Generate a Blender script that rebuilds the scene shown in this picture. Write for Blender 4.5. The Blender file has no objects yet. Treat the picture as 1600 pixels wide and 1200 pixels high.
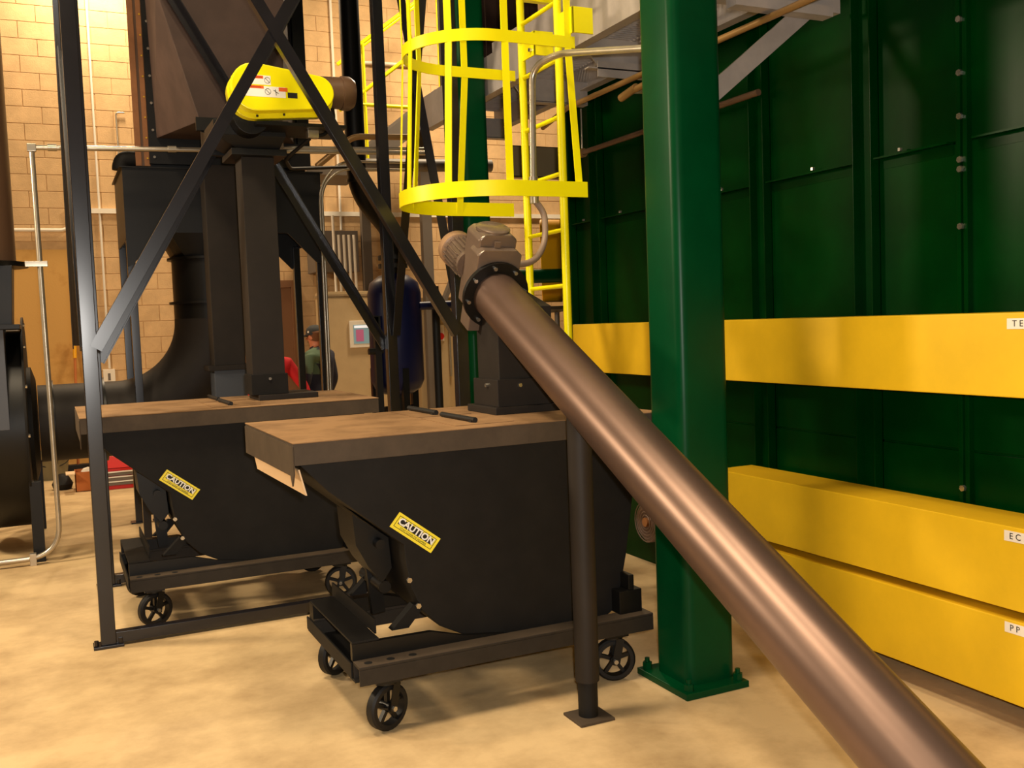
import bpy, bmesh, math, random
from mathutils import Vector as V, Matrix

random.seed(7)
SC = bpy.context.scene
COL = SC.collection
PI = math.pi

# ------------------------------------------------------------------ camera
cam_d = bpy.data.cameras.new('camera')
cam = bpy.data.objects.new('camera', cam_d)
COL.objects.link(cam)
cam_d.sensor_width = 36.0
cam_d.lens = 36.0 * 1532.96 / 1600.0
cam_d.clip_start = 0.05
_r = (0.9040109612974014, -0.42584015767392214, -0.037740455301936544)
_u = (0.061198369130376115, 0.041534150177652204, 0.9972610861679114)
_f = (0.4231063004375267, 0.9038446074858606, -0.06360805018863626)
cam.matrix_world = Matrix(((_r[0], _u[0], -_f[0], 0), (_r[1], _u[1], -_f[1], 0),
                           (_r[2], _u[2], -_f[2], 1.65), (0, 0, 0, 1)))
SC.camera = cam

# ------------------------------------------------------------------ light
SC.view_settings.view_transform = 'Standard'
SC.view_settings.look = 'None'
SC.view_settings.gamma = 1.0
SC.view_settings.exposure = -0.27
SC.view_settings.use_curve_mapping = False
world = bpy.data.worlds.new('world')
SC.world = world
world.use_nodes = True
world.node_tree.nodes['Background'].inputs[0].default_value = (1.0, 0.8, 0.55, 1)
world.node_tree.nodes['Background'].inputs[1].default_value = 0.02


def lamp(name, loc, power, color, size=0.5, target=None, spread=180):
    d = bpy.data.lights.new(name, 'AREA')
    d.shape = 'DISK'
    d.size = size
    d.energy = power
    d.color = color
    d.spread = math.radians(spread)
    o = bpy.data.objects.new(name, d)
    o.location = loc
    if target is not None:
        o.rotation_euler = (V(target) - V(loc)).to_track_quat('-Z', 'Y').to_euler()
    COL.objects.link(o)
    return o


WARM = (1.0, 0.79, 0.53)
lamp('high_bay_or_fill_light', (-0.9, 4.0, 6.9), 350, WARM, 1.0)
lamp('high_bay_or_fill_light', (1.3, 3.2, 6.9), 170, WARM, 1.0)
lamp('high_bay_or_fill_light', (-0.9, -1.5, 6.9), 70, WARM, 1.0)
lamp('high_bay_or_fill_light', (-3.6, 7.2, 3.9), 330, WARM, 0.8, (1.1, 6.9, 3.0))  # added fill from low left for the chute and duct sides, not overhead
lamp('high_bay_or_fill_light', (0.75, 12.7, 6.7), 240, WARM, 0.5)
lamp('high_bay_or_fill_light', (5.2, 10.8, 6.9), 450, WARM, 1.0)
lamp('high_bay_or_fill_light', (-4.2, 3.0, 6.7), 150, WARM, 1.0)
flash = bpy.data.lights.new('camera_flash', 'POINT')
flash.energy = 400
flash.color = (1.0, 0.96, 0.9)
flash.shadow_soft_size = 0.03
flash_o = bpy.data.objects.new('camera_flash', flash)
flash_o.location = (0.045, -0.03, 1.72)
COL.objects.link(flash_o)


# ------------------------------------------------------------------ materials
def lin(c):
    return tuple(((x / 255.0) / 12.92 if x / 255.0 <= 0.04045 else ((x / 255.0 + 0.055) / 1.055) ** 2.4) for x in c)


MATS = {}


def mat(name, rgb, rough=0.5, metal=0.0, spec=0.5, var=0.0, scale=6.0, bump=0.0, bscale=60.0, rand=0.0,
        rgb2=None, thr=(0.4, 0.7), coat=0.0):
    m = bpy.data.materials.new(name)
    m.use_nodes = True
    nt = m.node_tree
    b = nt.nodes['Principled BSDF']
    c = lin(rgb)
    b.inputs['Base Color'].default_value = (*c, 1)
    b.inputs['Roughness'].default_value = rough
    b.inputs['Metallic'].default_value = metal
    b.inputs['Specular IOR Level'].default_value = spec
    b.inputs['Coat Weight'].default_value = coat
    b.inputs['Coat Roughness'].default_value = 0.15
    geo = nt.nodes.new('ShaderNodeNewGeometry')
    last = None
    if var > 0 or rgb2 is not None:
        n = nt.nodes.new('ShaderNodeTexNoise')
        n.inputs['Scale'].default_value = scale
        n.inputs['Detail'].default_value = 6
        n.inputs['Roughness'].default_value = 0.65
        nt.links.new(geo.outputs['Position'], n.inputs['Vector'])
        r = nt.nodes.new('ShaderNodeValToRGB')
        r.color_ramp.elements[0].position = thr[0]
        r.color_ramp.elements[1].position = thr[1]
        c2 = lin(rgb2) if rgb2 is not None else tuple(min(1, x * (1 + var)) for x in c)
        c1 = c if rgb2 is not None else tuple(x * (1 - var) for x in c)
        r.color_ramp.elements[0].color = (*c1, 1)
        r.color_ramp.elements[1].color = (*c2, 1)
        nt.links.new(n.outputs['Fac'], r.inputs['Fac'])
        last = r.outputs['Color']
    if rand > 0:
        oi = nt.nodes.new('ShaderNodeObjectInfo')
        mr = nt.nodes.new('ShaderNodeMapRange')
        mr.inputs[3].default_value = 1 - rand
        mr.inputs[4].default_value = 1 + rand
        nt.links.new(oi.outputs['Random'], mr.inputs[0])
        mx = nt.nodes.new('ShaderNodeMix')
        mx.data_type = 'RGBA'
        mx.blend_type = 'MULTIPLY'
        mx.inputs[0].default_value = 1
        if last is not None:
            nt.links.new(last, mx.inputs[6])
        else:
            mx.inputs[6].default_value = (*c, 1)
        nt.links.new(mr.outputs[0], mx.inputs[7])
        last = mx.outputs[2]
    if last is not None:
        nt.links.new(last, b.inputs['Base Color'])
    if bump > 0:
        n2 = nt.nodes.new('ShaderNodeTexNoise')
        n2.inputs['Scale'].default_value = bscale
        n2.inputs['Detail'].default_value = 4
        nt.links.new(geo.outputs['Position'], n2.inputs['Vector'])
        bp = nt.nodes.new('ShaderNodeBump')
        bp.inputs['Strength'].default_value = bump
        bp.inputs['Distance'].default_value = 0.01
        nt.links.new(n2.outputs['Fac'], bp.inputs['Height'])
        nt.links.new(bp.outputs['Normal'], b.inputs['Normal'])
    MATS[name] = m
    return m


def emit(name, rgb, strength):
    m = bpy.data.materials.new(name)
    m.use_nodes = True
    b = m.node_tree.nodes['Principled BSDF']
    b.inputs['Base Color'].default_value = (*lin(rgb), 1)
    b.inputs['Emission Color'].default_value = (*lin(rgb), 1)
    b.inputs['Emission Strength'].default_value = strength
    return m


M_floor = mat('sealed_concrete_floor', (172, 144, 104), 0.55, spec=0.3, rgb2=(212, 184, 138), scale=2.2, thr=(0.30, 0.60), bump=0.05, bscale=40)
M_block = mat('concrete_block', (206, 170, 124), 0.9, spec=0.2, var=0.10, scale=5, bump=0.25, bscale=70, rand=0.04)
M_mortar = mat('mortar', (192, 156, 112), 0.95, spec=0.1, var=0.1, scale=9)
M_conc = mat('cast_concrete', (206, 160, 92), 0.85, spec=0.2, rgb2=(176, 126, 62), scale=2.2, thr=(0.5, 0.75), bump=0.1)
M_wall = mat('painted_wall', (96, 84, 66), 0.9, spec=0.2)
M_ceil = mat('ceiling_deck', (60, 56, 48), 0.9, spec=0.2)
M_green = mat('dark_green_enamel', (0, 46, 9), 0.30, spec=0.08, var=0.22, scale=2.5, bump=0.02, bscale=18)
M_greenc = mat('green_column_paint', (0, 62, 30), 0.34, spec=0.14, var=0.10, scale=4)
M_black = mat('black_steel_paint', (14, 13, 12), 0.42, spec=0.35, var=0.15, scale=5, bump=0.02, bscale=40)
M_blackm = mat('satin_black_hopper_paint', (26, 24, 22), 0.62, spec=0.22, var=0.18, scale=7, bump=0.03, bscale=120)
M_frame = mat('black_frame_paint', (24, 23, 28), 0.26, spec=0.6, var=0.15, scale=8)
M_brownblk = mat('warm_black_duct', (38, 32, 27), 0.6, spec=0.3, var=0.15, scale=4, bump=0.02)
M_chute = mat('dusty_black_chute', (70, 54, 48), 0.65, spec=0.3, var=0.2, scale=3)
M_dust = mat('dusty_lid', (150, 118, 84), 0.85, spec=0.15, rgb2=(112, 86, 60), scale=3.0, thr=(0.45, 0.7), bump=0.03)
M_lids = mat('lid_skirt', (78, 66, 53), 0.65, spec=0.3, var=0.15, scale=6)
M_rail = mat('dusty_black_rail', (46, 40, 33), 0.6, spec=0.3, var=0.2, scale=9)
M_auger = mat('bronze_grey_tube_paint', (116, 93, 81), 0.37, spec=0.7, metal=0.7, var=0.06, scale=3)
M_gear = mat('gearbox_paint', (132, 114, 100), 0.27, spec=0.6, metal=0.45, var=0.08, scale=6)
M_cowl = mat('motor_cowl_paint', (160, 128, 98), 0.4, spec=0.5)
M_motor = mat('brown_motor_paint', (98, 74, 56), 0.38, spec=0.5)
M_yel = mat('safety_yellow', (255, 244, 0), 0.38, spec=0.45, var=0.03, scale=3)
M_yelg = mat('guard_yellow', (255, 246, 0), 0.32, spec=0.5)
M_yelb = mat('ochre_beam_paint', (226, 182, 28), 0.45, spec=0.4, var=0.06, scale=3)
M_yelo = mat('orange_yellow_guard', (238, 170, 10), 0.45)
M_gal = mat('galvanised_conduit', (196, 186, 168), 0.3, metal=0.75, var=0.08, scale=10)
M_galp = mat('galvanised_platform', (176, 168, 164), 0.5, metal=0.25, var=0.10, scale=5)
M_tan = mat('tan_conduit', (150, 116, 70), 0.4, metal=0.3)
M_white = mat('white_paint', (232, 222, 204), 0.6)
M_label = mat('label_white', (252, 250, 242), 0.5)
M_hous = mat('dark_brown_housing', (46, 28, 20), 0.55, spec=0.3, var=0.15, scale=4)
M_paper = mat('pale_liner', (232, 202, 164), 0.75)
M_rust = mat('rusty_tan_flange', (160, 106, 62), 0.6, var=0.15, scale=6)
M_blue = mat('dark_blue_enamel', (14, 20, 62), 0.42, spec=0.3, var=0.1, scale=4)
M_cab = mat('beige_cabinet', (190, 164, 122), 0.55, var=0.04)
M_cabd = mat('grey_cabinet_trim', (150, 128, 96), 0.6)
M_door = mat('brown_door', (128, 88, 56), 0.6)
M_rubber = mat('black_rubber', (20, 18, 17), 0.6, spec=0.35)
M_bolt = mat('zinc_bolt', (196, 190, 178), 0.25, metal=0.9)
M_flex = mat('grey_flex_conduit', (150, 128, 110), 0.5)
M_blk = mat('flat_black', (12, 11, 10), 0.6)
M_red = mat('red_paint', (186, 22, 16), 0.4)
M_orng = mat('orange_print', (236, 104, 24), 0.6)
M_card = mat('cardboard', (186, 108, 52), 0.85, var=0.08)
M_pail = mat('grey_green_pail', (120, 112, 84), 0.55)
M_stk = mat('sticker_yellow', (255, 236, 60), 0.45)
M_grey = mat('grey_steel', (104, 94, 84), 0.55)
M_chrome = mat('drawer_trim', (226, 222, 212), 0.35)
M_skin = mat('skin', (196, 120, 84), 0.55)
M_navy = mat('navy_jacket', (38, 38, 52), 0.85, bump=0.1)
M_sage = mat('sage_green_cloth', (84, 104, 78), 0.85)
M_redcl = mat('red_jacket', (206, 26, 34), 0.8)
M_cap = mat('dark_cap', (44, 46, 46), 0.8)
M_trous = mat('dark_trousers', (40, 38, 40), 0.85)
M_hair = mat('brown_hair', (104, 62, 28), 0.8)
M_screen = emit('lit_screen', (120, 150, 156), 0.4)
M_screenr = emit('lit_screen_red', (170, 90, 120), 0.4)
M_screenw = emit('lit_screen_white', (235, 240, 245), 0.6)
M_disc = mat('grey_wire_guard', (128, 108, 98), 0.45, metal=0.4)


# ------------------------------------------------------------------ mesh helpers
class MB:
    def __init__(self):
        self.v = []
        self.f = []

    def add(self, vs, fs):
        o = len(self.v)
        self.v += [V(p) for p in vs]
        self.f += [tuple(i + o for i in f) for f in fs]
        return self

    def box(self, x0, y0, z0, x1, y1, z1):
        vs = [(x, y, z) for z in (z0, z1) for y in (y0, y1) for x in (x0, x1)]
        return self.add(vs, [(0, 2, 3, 1), (4, 5, 7, 6), (0, 1, 5, 4), (2, 6, 7, 3), (0, 4, 6, 2), (1, 3, 7, 5)])

    def bar(self, p0, p1, w, h, side=None):
        """rectangular bar p0->p1; w across `side` direction, h across the other"""
        p0, p1 = V(p0), V(p1)
        d = (p1 - p0).normalized()
        s = V(side) if side is not None else (V((0, 0, 1)) if abs(d.z) < 0.9 else V((1, 0, 0)))
        s = (s - d * s.dot(d)).normalized()
        t = d.cross(s)
        vs = []
        for p in (p0, p1):
            for a, b in ((-1, -1), (1, -1), (1, 1), (-1, 1)):
                vs.append(p + s * (a * w / 2) + t * (b * h / 2))
        return self.add(vs, [(3, 2, 1, 0), (4, 5, 6, 7), (0, 1, 5, 4), (1, 2, 6, 5), (2, 3, 7, 6), (3, 0, 4, 7)])

    def cyl(self, p0, p1, r0, r1=None, n=20, caps=True):
        r1 = r0 if r1 is None else r1
        p0, p1 = V(p0), V(p1)
        d = (p1 - p0).normalized()
        s = d.orthogonal().normalized()
        t = d.cross(s)
        vs = []
        for p, r in ((p0, r0), (p1, r1)):
            for i in range(n):
                a = 2 * PI * i / n
                vs.append(p + (s * math.cos(a) + t * math.sin(a)) * r)
        fs = [(i, (i + 1) % n, n + (i + 1) % n, n + i) for i in range(n)]
        if caps:
            fs += [tuple(range(n - 1, -1, -1)), tuple(range(n, 2 * n))]
        return self.add(vs, fs)

    def lathe(self, p0, axis, prof, n=24):
        """prof: list of (radius, distance along axis)"""
        p0 = V(p0)
        d = V(axis).normalized()
        s = d.orthogonal().normalized()
        t = d.cross(s)
        vs = []
        for r, h in prof:
            for i in range(n):
                a = 2 * PI * i / n
                vs.append(p0 + d * h + (s * math.cos(a) + t * math.sin(a)) * r)
        fs = []
        for k in range(len(prof) - 1):
            for i in range(n):
                j = (i + 1) % n
                fs.append((k * n + i, k * n + j, (k + 1) * n + j, (k + 1) * n + i))
        ring = prof[0] == prof[-1]
        if prof[0][0] > 1e-5 and not ring:
            fs.append(tuple(range(n - 1, -1, -1)))
        if prof[-1][0] > 1e-5 and not ring:
            o = (len(prof) - 1) * n
            fs.append(tuple(range(o, o + n)))
        return self.add(vs, fs)

    def tube(self, pts, r, n=10, bend=0.0, seg=6):
        pts = [V(p) for p in pts]
        if bend > 0:
            out = [pts[0]]
            for i in range(1, len(pts) - 1):
                a, b, c = pts[i - 1], pts[i], pts[i + 1]
                u = (a - b)
                w = (c - b)
                k = min(bend, u.length * 0.49, w.length * 0.49)
                u = b + u.normalized() * k
                w = b + w.normalized() * k
                for q in range(seg + 1):
                    s = q / seg
                    out.append(u * (1 - s) ** 2 + b * 2 * s * (1 - s) + w * s * s)
            out.append(pts[-1])
            pts = out
        vs = []
        ref = None
        for i, p in enumerate(pts):
            d = (pts[min(i + 1, len(pts) - 1)] - pts[max(i - 1, 0)]).normalized()
            if ref is None:
                ref = d.orthogonal().normalized()
            ref = (ref - d * ref.dot(d)).normalized()
            t = d.cross(ref)
            for k in range(n):
                a = 2 * PI * k / n
                vs.append(p + (ref * math.cos(a) + t * math.sin(a)) * r)
        fs = []
        for i in range(len(pts) - 1):
            for k in range(n):
                j = (k + 1) % n
                fs.append((i * n + k, i * n + j, (i + 1) * n + j, (i + 1) * n + k))
        fs.append(tuple(range(n - 1, -1, -1)))
        o = (len(pts) - 1) * n
        fs.append(tuple(range(o, o + n)))
        return self.add(vs, fs)

    def prism(self, poly, fn0, fn1):
        """poly 2-D points; fn0/fn1 map (a,b) to the two end faces"""
        n = len(poly)
        vs = [fn0(a, b) for a, b in poly] + [fn1(a, b) for a, b in poly]
        fs = [tuple(range(n - 1, -1, -1)), tuple(range(n, 2 * n))]
        fs += [(i, (i + 1) % n, n + (i + 1) % n, n + i) for i in range(n)]
        return self.add(vs, fs)

    def xz(self, poly, y0, y1):
        return self.prism(poly, lambda a, b: (a, y0, b), lambda a, b: (a, y1, b))

    def yz(self, poly, x0, x1):
        return self.prism(poly, lambda a, b: (x0, a, b), lambda a, b: (x1, a, b))

    def xy(self, poly, z0, z1):
        return self.prism(poly, lambda a, b: (a, b, z0), lambda a, b: (a, b, z1))

    def hexa(self, a, b):
        """two quads of 4 points each, matching order"""
        return self.add(list(a) + list(b), [(3, 2, 1, 0), (4, 5, 6, 7), (0, 1, 5, 4), (1, 2, 6, 5), (2, 3, 7, 6), (3, 0, 4, 7)])


def root_loc(o):
    l = V((0, 0, 0))
    while o is not None:
        l = l + V(o.location)
        o = o.parent
    return l


def obj(name, mb, m, parent=None, bevel=0.0, smooth=40, kind=None):
    off = root_loc(parent) if parent is not None else V((0, 0, 0))
    me = bpy.data.meshes.new(name)
    me.from_pydata([tuple(p - off) for p in mb.v], [], mb.f)
    bm = bmesh.new()
    bm.from_mesh(me)
    bmesh.ops.recalc_face_normals(bm, faces=bm.faces)
    if bevel > 0:
        es = [e for e in bm.edges if len(e.link_faces) == 2 and e.calc_face_angle(0) > 0.6]
        bmesh.ops.bevel(bm, geom=es, offset=bevel, segments=2, profile=0.5, affect='EDGES', clamp_overlap=True)
    bm.to_mesh(me)
    bm.free()
    me.materials.append(m)
    if smooth:
        for p in me.polygons:
            p.use_smooth = True
        me.set_sharp_from_angle(angle=math.radians(smooth))
    o = bpy.data.objects.new(name, me)
    COL.objects.link(o)
    if bevel > 0 and smooth:
        o.modifiers.new('wn', 'WEIGHTED_NORMAL').keep_sharp = True
    if parent is not None:
        o.parent = parent
    if kind:
        o['kind'] = kind
    return o


def tag(o, label, cat, group=None, kind=None):
    o['label'] = label
    o['category'] = cat
    if group:
        o['group'] = group
    if kind:
        o['kind'] = kind
    return o


def thing(name, label, cat, loc, group=None):
    o = bpy.data.objects.new(name, None)
    o.empty_display_size = 0.1
    o.location = loc
    COL.objects.link(o)
    return tag(o, label, cat, group)


def struct(name, mb, m, **k):
    o = obj(name, mb, m, **k)
    o['kind'] = 'structure'
    return o


def single(name, mb, m, label, cat, group=None, **k):
    """a thing that is one mesh; origin at its lowest point"""
    o = obj(name, mb, m, **k)
    return tag(o, label, cat, group)


def copy_tree(o, parent=None):
    c = o.copy()
    COL.objects.link(c)
    if parent is not None:
        c.parent = parent
    for ch in list(o.children):
        copy_tree(ch, c)
    return c


def inst(src, name_parent, delta):
    """copy of a part, sharing its mesh, moved by delta"""
    c = src.copy()
    COL.objects.link(c)
    c.parent = name_parent
    c.location = V(src.location) + V(delta)
    return c


def text(name, body, m, parent, origin, right, up, size, align='CENTER', depth=0.0008, bold=0.0):
    cu = bpy.data.curves.new('tmp', 'FONT')
    cu.body = body
    cu.size = size
    cu.align_x = align
    cu.align_y = 'CENTER'
    cu.extrude = depth
    cu.offset = bold
    cu.resolution_u = 3
    t = bpy.data.objects.new('tmp', cu)
    COL.objects.link(t)
    dg = bpy.context.evaluated_depsgraph_get()
    me = bpy.data.meshes.new_from_object(t.evaluated_get(dg))
    bpy.data.objects.remove(t)
    r, u = V(right).normalized(), V(up).normalized()
    n = r.cross(u)
    off = root_loc(parent)
    Mx = Matrix(((r.x, u.x, n.x, 0), (r.y, u.y, n.y, 0), (r.z, u.z, n.z, 0), (0, 0, 0, 1)))
    me.transform(Matrix.Translation(V(origin) - off) @ Mx)
    me.materials.clear()
    me.materials.append(m)
    o = bpy.data.objects.new(name, me)
    COL.objects.link(o)
    o.parent = parent
    return o


def bolts(parent, pts, normal, r=0.012, h=0.012, m=None, name='bolt'):
    """hexagon bolt heads as parts sharing one mesh"""
    if not pts:
        return
    p0 = V(pts[0])
    b = obj(name, MB().cyl(p0, p0 + V(normal) * h, r, n=6), m or M_bolt, parent)
    for p in pts[1:]:
        inst(b, parent, V(p) - p0)


# ================================================================== the setting
struct('floor', MB().box(-6, -4, -0.1, 10, 13.6, 0), M_floor, smooth=0)
struct('ceiling', MB().box(-6, -4, 7.6, 10, 13.6, 7.7), M_ceil, smooth=0)
struct('wall_left', MB().box(-6.1, -4, 0, -6, 13.6, 7.6), M_wall, smooth=0)
struct('wall_front', MB().box(-6, -4.1, 0, 10, -4, 7.6), M_wall, smooth=0)

# block wall: mortar slab, blocks as parts
YB = 13.4
wb = struct('wall_back', MB().box(-6, YB + 0.004, 0, 10, YB + 0.2, 7.6), M_mortar, smooth=0)
BW, BH = 0.4064, 0.2032


def in_view(x, z):
    if -0.7 < x < 1.75 and 0.9 < z < 6.1:
        return not (x < 0.35 and z < 2.76)
    if 2.7 < x < 5.2 and 0.6 < z < 6.2:
        return True
    if 5.2 <= x < 7.5 and 1.0 < z < 3.9:
        return True
    return False


blk = MB().box(-BW / 2 + 0.004, YB - 0.002, 0.004, BW / 2 - 0.004, YB + 0.02, BH - 0.004)
block0 = None
rest = MB()
nb = 0
for row in range(37):
    z = row * BH
    off = (row % 2) * BW / 2
    for c in range(-15, 25):
        x = c * BW + off + 0.08
        if x < 0.35 and x > -1.2 and z < 2.74:
            continue
        if not (-1.5 < x < 9.5):
            continue
        if in_view(x, z) and nb < 299:
            nb += 1
            if block0 is None:
                block0 = obj('block', blk, M_block, wb, bevel=0.003, smooth=0)
                block0.location = (x, 0, z)
            else:
                b = block0.copy()
                COL.objects.link(b)
                b.location = (x, 0, z)
        elif -1.5 < x < 8 and z < 6.3:
            rest.box(x - BW / 2 + 0.004, YB - 0.002, z + 0.004, x + BW / 2 - 0.004, YB + 0.02, z + BH - 0.004)
obj('outlying_blocks', rest, M_block, wb, smooth=0, kind='stuff')
obj('cast_concrete_panel', MB().box(-1.2, YB - 0.012, 0, 0.36, YB + 0.01, 1.38).box(-1.2, YB - 0.006, 1.38, 0.36, YB + 0.01, 2.745), M_conc, wb, smooth=0)

# brown steel door in the block wall
d1 = bpy.data.objects.new('door_1', None)
d1.location = (2.5, YB, 0)
COL.objects.link(d1)
d1['kind'] = 'structure'
obj('door_leaf', MB().box(2.12, YB - 0.03, 0.01, 3.0, YB + 0.005, 2.22), M_door, d1, bevel=0.004)
obj('door_frame', MB().box(2.04, YB - 0.06, 0, 2.12, YB + 0.005, 2.32).box(3.0, YB - 0.06, 0, 3.08, YB + 0.005, 2.32)
    .box(2.12, YB - 0.06, 2.22, 3.0, YB + 0.005, 2.32), M_door, d1, bevel=0.004)
obj('door_handle', MB().cyl((2.2, YB - 0.03, 1.0), (2.2, YB - 0.08, 1.0), 0.012).cyl((2.19, YB - 0.08, 1.0), (2.31, YB - 0.08, 1.0), 0.011), M_gal, d1)

# green panelled steel wall on the right: panels, stiffeners, girts and bolts are its parts
XW = 3.56
RIBS = [0.4, 1.2, 2.05, 2.975, 3.514, 4.274, 5.05, 6.015, 6.43]
wr = struct('wall_right', MB().box(XW + 0.004, -3.9, 0, 6.9, 6.43, 5.6), M_green, smooth=0)
ys = [-3.9] + RIBS
GZ = [0.0, 1.02, 2.34, 3.6, 5.6]
for i in range(len(ys) - 1):
    for j in range(len(GZ) - 1):
        obj('panel', MB().box(XW - 0.006, ys[i] + 0.012, GZ[j] + 0.006, XW + 0.006, ys[i + 1] - 0.012, GZ[j + 1] - 0.006), M_green, wr, bevel=0.002)
for y in RIBS:
    if abs(y - 2.975) < 0.01:
        obj('bolted_flange', MB().box(XW - 0.035, y - 0.028, 0, XW, y - 0.006, 5.6).box(XW - 0.035, y + 0.006, 0, XW, y + 0.028, 5.6), M_green, wr, bevel=0.003)
    else:
        # channel-shaped stiffener, open towards the viewer
        obj('stiffener', MB().box(XW - 0.06, y - 0.06, 0, XW, y - 0.052, 5.6).box(XW - 0.06, y + 0.052, 0, XW, y + 0.06, 5.6)
            .box(XW - 0.012, y - 0.06, 0, XW, y + 0.06, 5.6), M_green, wr, bevel=0.002)
for i in range(len(RIBS) - 1):
    obj('girt', MB().box(XW - 0.05, RIBS[i] + 0.062, 2.336, XW, RIBS[i + 1] - 0.062, 2.344)
        .box(XW - 0.008, RIBS[i] + 0.062, 2.29, XW, RIBS[i + 1] - 0.062, 2.34), M_green, wr)
bolts(wr, [(XW - 0.036, 2.975, z) for z in (0.62, 0.86, 1.98, 2.22, 2.26, 2.44, 2.62, 2.84, 3.06)], (-1, 0, 0), 0.014, 0.014)
bolts(wr, [(XW - 0.04, y, 2.35) for y in (2.6, 3.3, 3.86, 4.6, 5.7, 6.2)], (0, 0, 1), 0.011, 0.014)
bolts(wr, [(XW - 0.061, 6.43 + d, z) for d, z in ((-0.02, 2.3), (-0.02, 2.06), (-0.02, 1.83), (0.03, 1.83), (-0.02, 1.62), (-0.02, 2.55))], (-1, 0, 0), 0.012, 0.012)

# ================================================================== green columns
def column(x0, y0, x1, y1, label, plate):
    t = thing('steel_column', label, 'column', ((x0 + x1) / 2, (y0 + y1) / 2, 0), 'green building columns')
    r = 0.045
    poly = []
    for cx, cy, a0 in ((x1 - r, y1 - r, 0), (x0 + r, y1 - r, 90), (x0 + r, y0 + r, 180), (x1 - r, y0 + r, 270)):
        for k in range(6):
            a = math.radians(a0 + k * 18)
            poly.append((cx + r * math.cos(a), cy + r * math.sin(a)))
    obj('shaft', MB().xy(poly, 0.03, 7.6), M_greenc, t)
    px0, py0, px1, py1 = plate
    obj('base_plate', MB().box(px0, py0, 0, px1, py1, 0.03), M_greenc, t, bevel=0.004)
    c = [(px0 + 0.035, py0 + 0.035), (px1 - 0.035, py0 + 0.035), (px0 + 0.035, py1 - 0.035), (px1 - 0.035, py1 - 0.035)]
    p0 = V((c[0][0], c[0][1], 0.03))
    b = obj('anchor_nut', MB().cyl(p0, p0 + V((0, 0, 0.03)), 0.022, n=6).cyl(p0 + V((0, 0, 0.03)), p0 + V((0, 0, 0.05)), 0.011, n=10), M_greenc, t)
    for q in c[1:]:
        inst(b, t, (q[0] - c[0][0], q[1] - c[0][1], 0))
    return t


column(2.428, 3.485, 2.688, 3.75, 'thick dark green square column right behind the slanting tube, nearest to the viewer', (2.368, 3.415, 2.70, 3.81))
column(2.60, 6.2, 2.80, 6.52, 'farther dark green column seen through the yellow ladder cage', (2.52, 6.12, 2.88, 6.6))

# ================================================================== yellow box beams along the green wall
def beam(y0, y1, z0, z1, label, letters, sy, sz):
    t = thing('box_beam', label, 'beam', (3.375, (y0 + y1) / 2, z0), 'yellow box beams along the green wall')
    obj('beam_body', MB().box(3.25, y0, z0, 3.498, y1, z1), M_yelb, t, bevel=0.006)
    p = obj('white_sticker', MB().box(3.2485, sy - 0.24, sz - 0.02, 3.2505, sy, sz + 0.02), M_white, t)
    p['label'] = 'small white sticker with letters'
    text('lettering', letters, M_blk, p, (3.2482, sy - 0.022, sz), (0, -1, 0), (0, 0, 1), 0.034, 'LEFT', 0.0004)
    return t


beam(-3.5, 5.93, 1.293, 1.613, 'topmost yellow box beam, at chest height, longest of the three', 'T E', 2.545, 1.571)
beam(-3.5, 4.36, 0.480, 0.803, 'middle yellow box beam with its top face in view', 'E C', 2.562, 0.766)
beam(-3.5, 4.36, 0.115, 0.442, 'lowest yellow box beam, just above the floor', 'P P', 2.562, 0.411)
# ledger brackets that carry the beams off the wall (behind them)
for y in (0.8, 3.0):
    pass

# unseen slab added over the boiler front: keeps the lamps off the upper wall
struct('added_shade_slab', MB().box(2.75, 3.45, 4.2, 3.5, 6.15, 4.3), M_ceil, smooth=0)
# vent guard low on the wall
t = thing('round_vent_guard', 'grey round wire guard low on the green wall beside the near column', 'vent', (3.5, 5.42, 0.30))
g = MB()
for k in range(6):
    r = 0.025 + 0.021 * k
    pts = [(3.47, 5.42 + r * math.cos(a), 0.30 + r * math.sin(a)) for a in [2 * PI * i / 24 for i in range(25)]]
    g.tube(pts, 0.004, n=5)
obj('wire_rings', g, M_disc, t, kind='stuff')
obj('backing_disc', MB().cyl((3.49, 5.42, 0.30), (3.553, 5.42, 0.30), 0.135, n=28), M_disc, t)
obj('hub', MB().cyl((3.46, 5.42, 0.30), (3.49, 5.42, 0.30), 0.03, n=14), M_rust, t)

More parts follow.
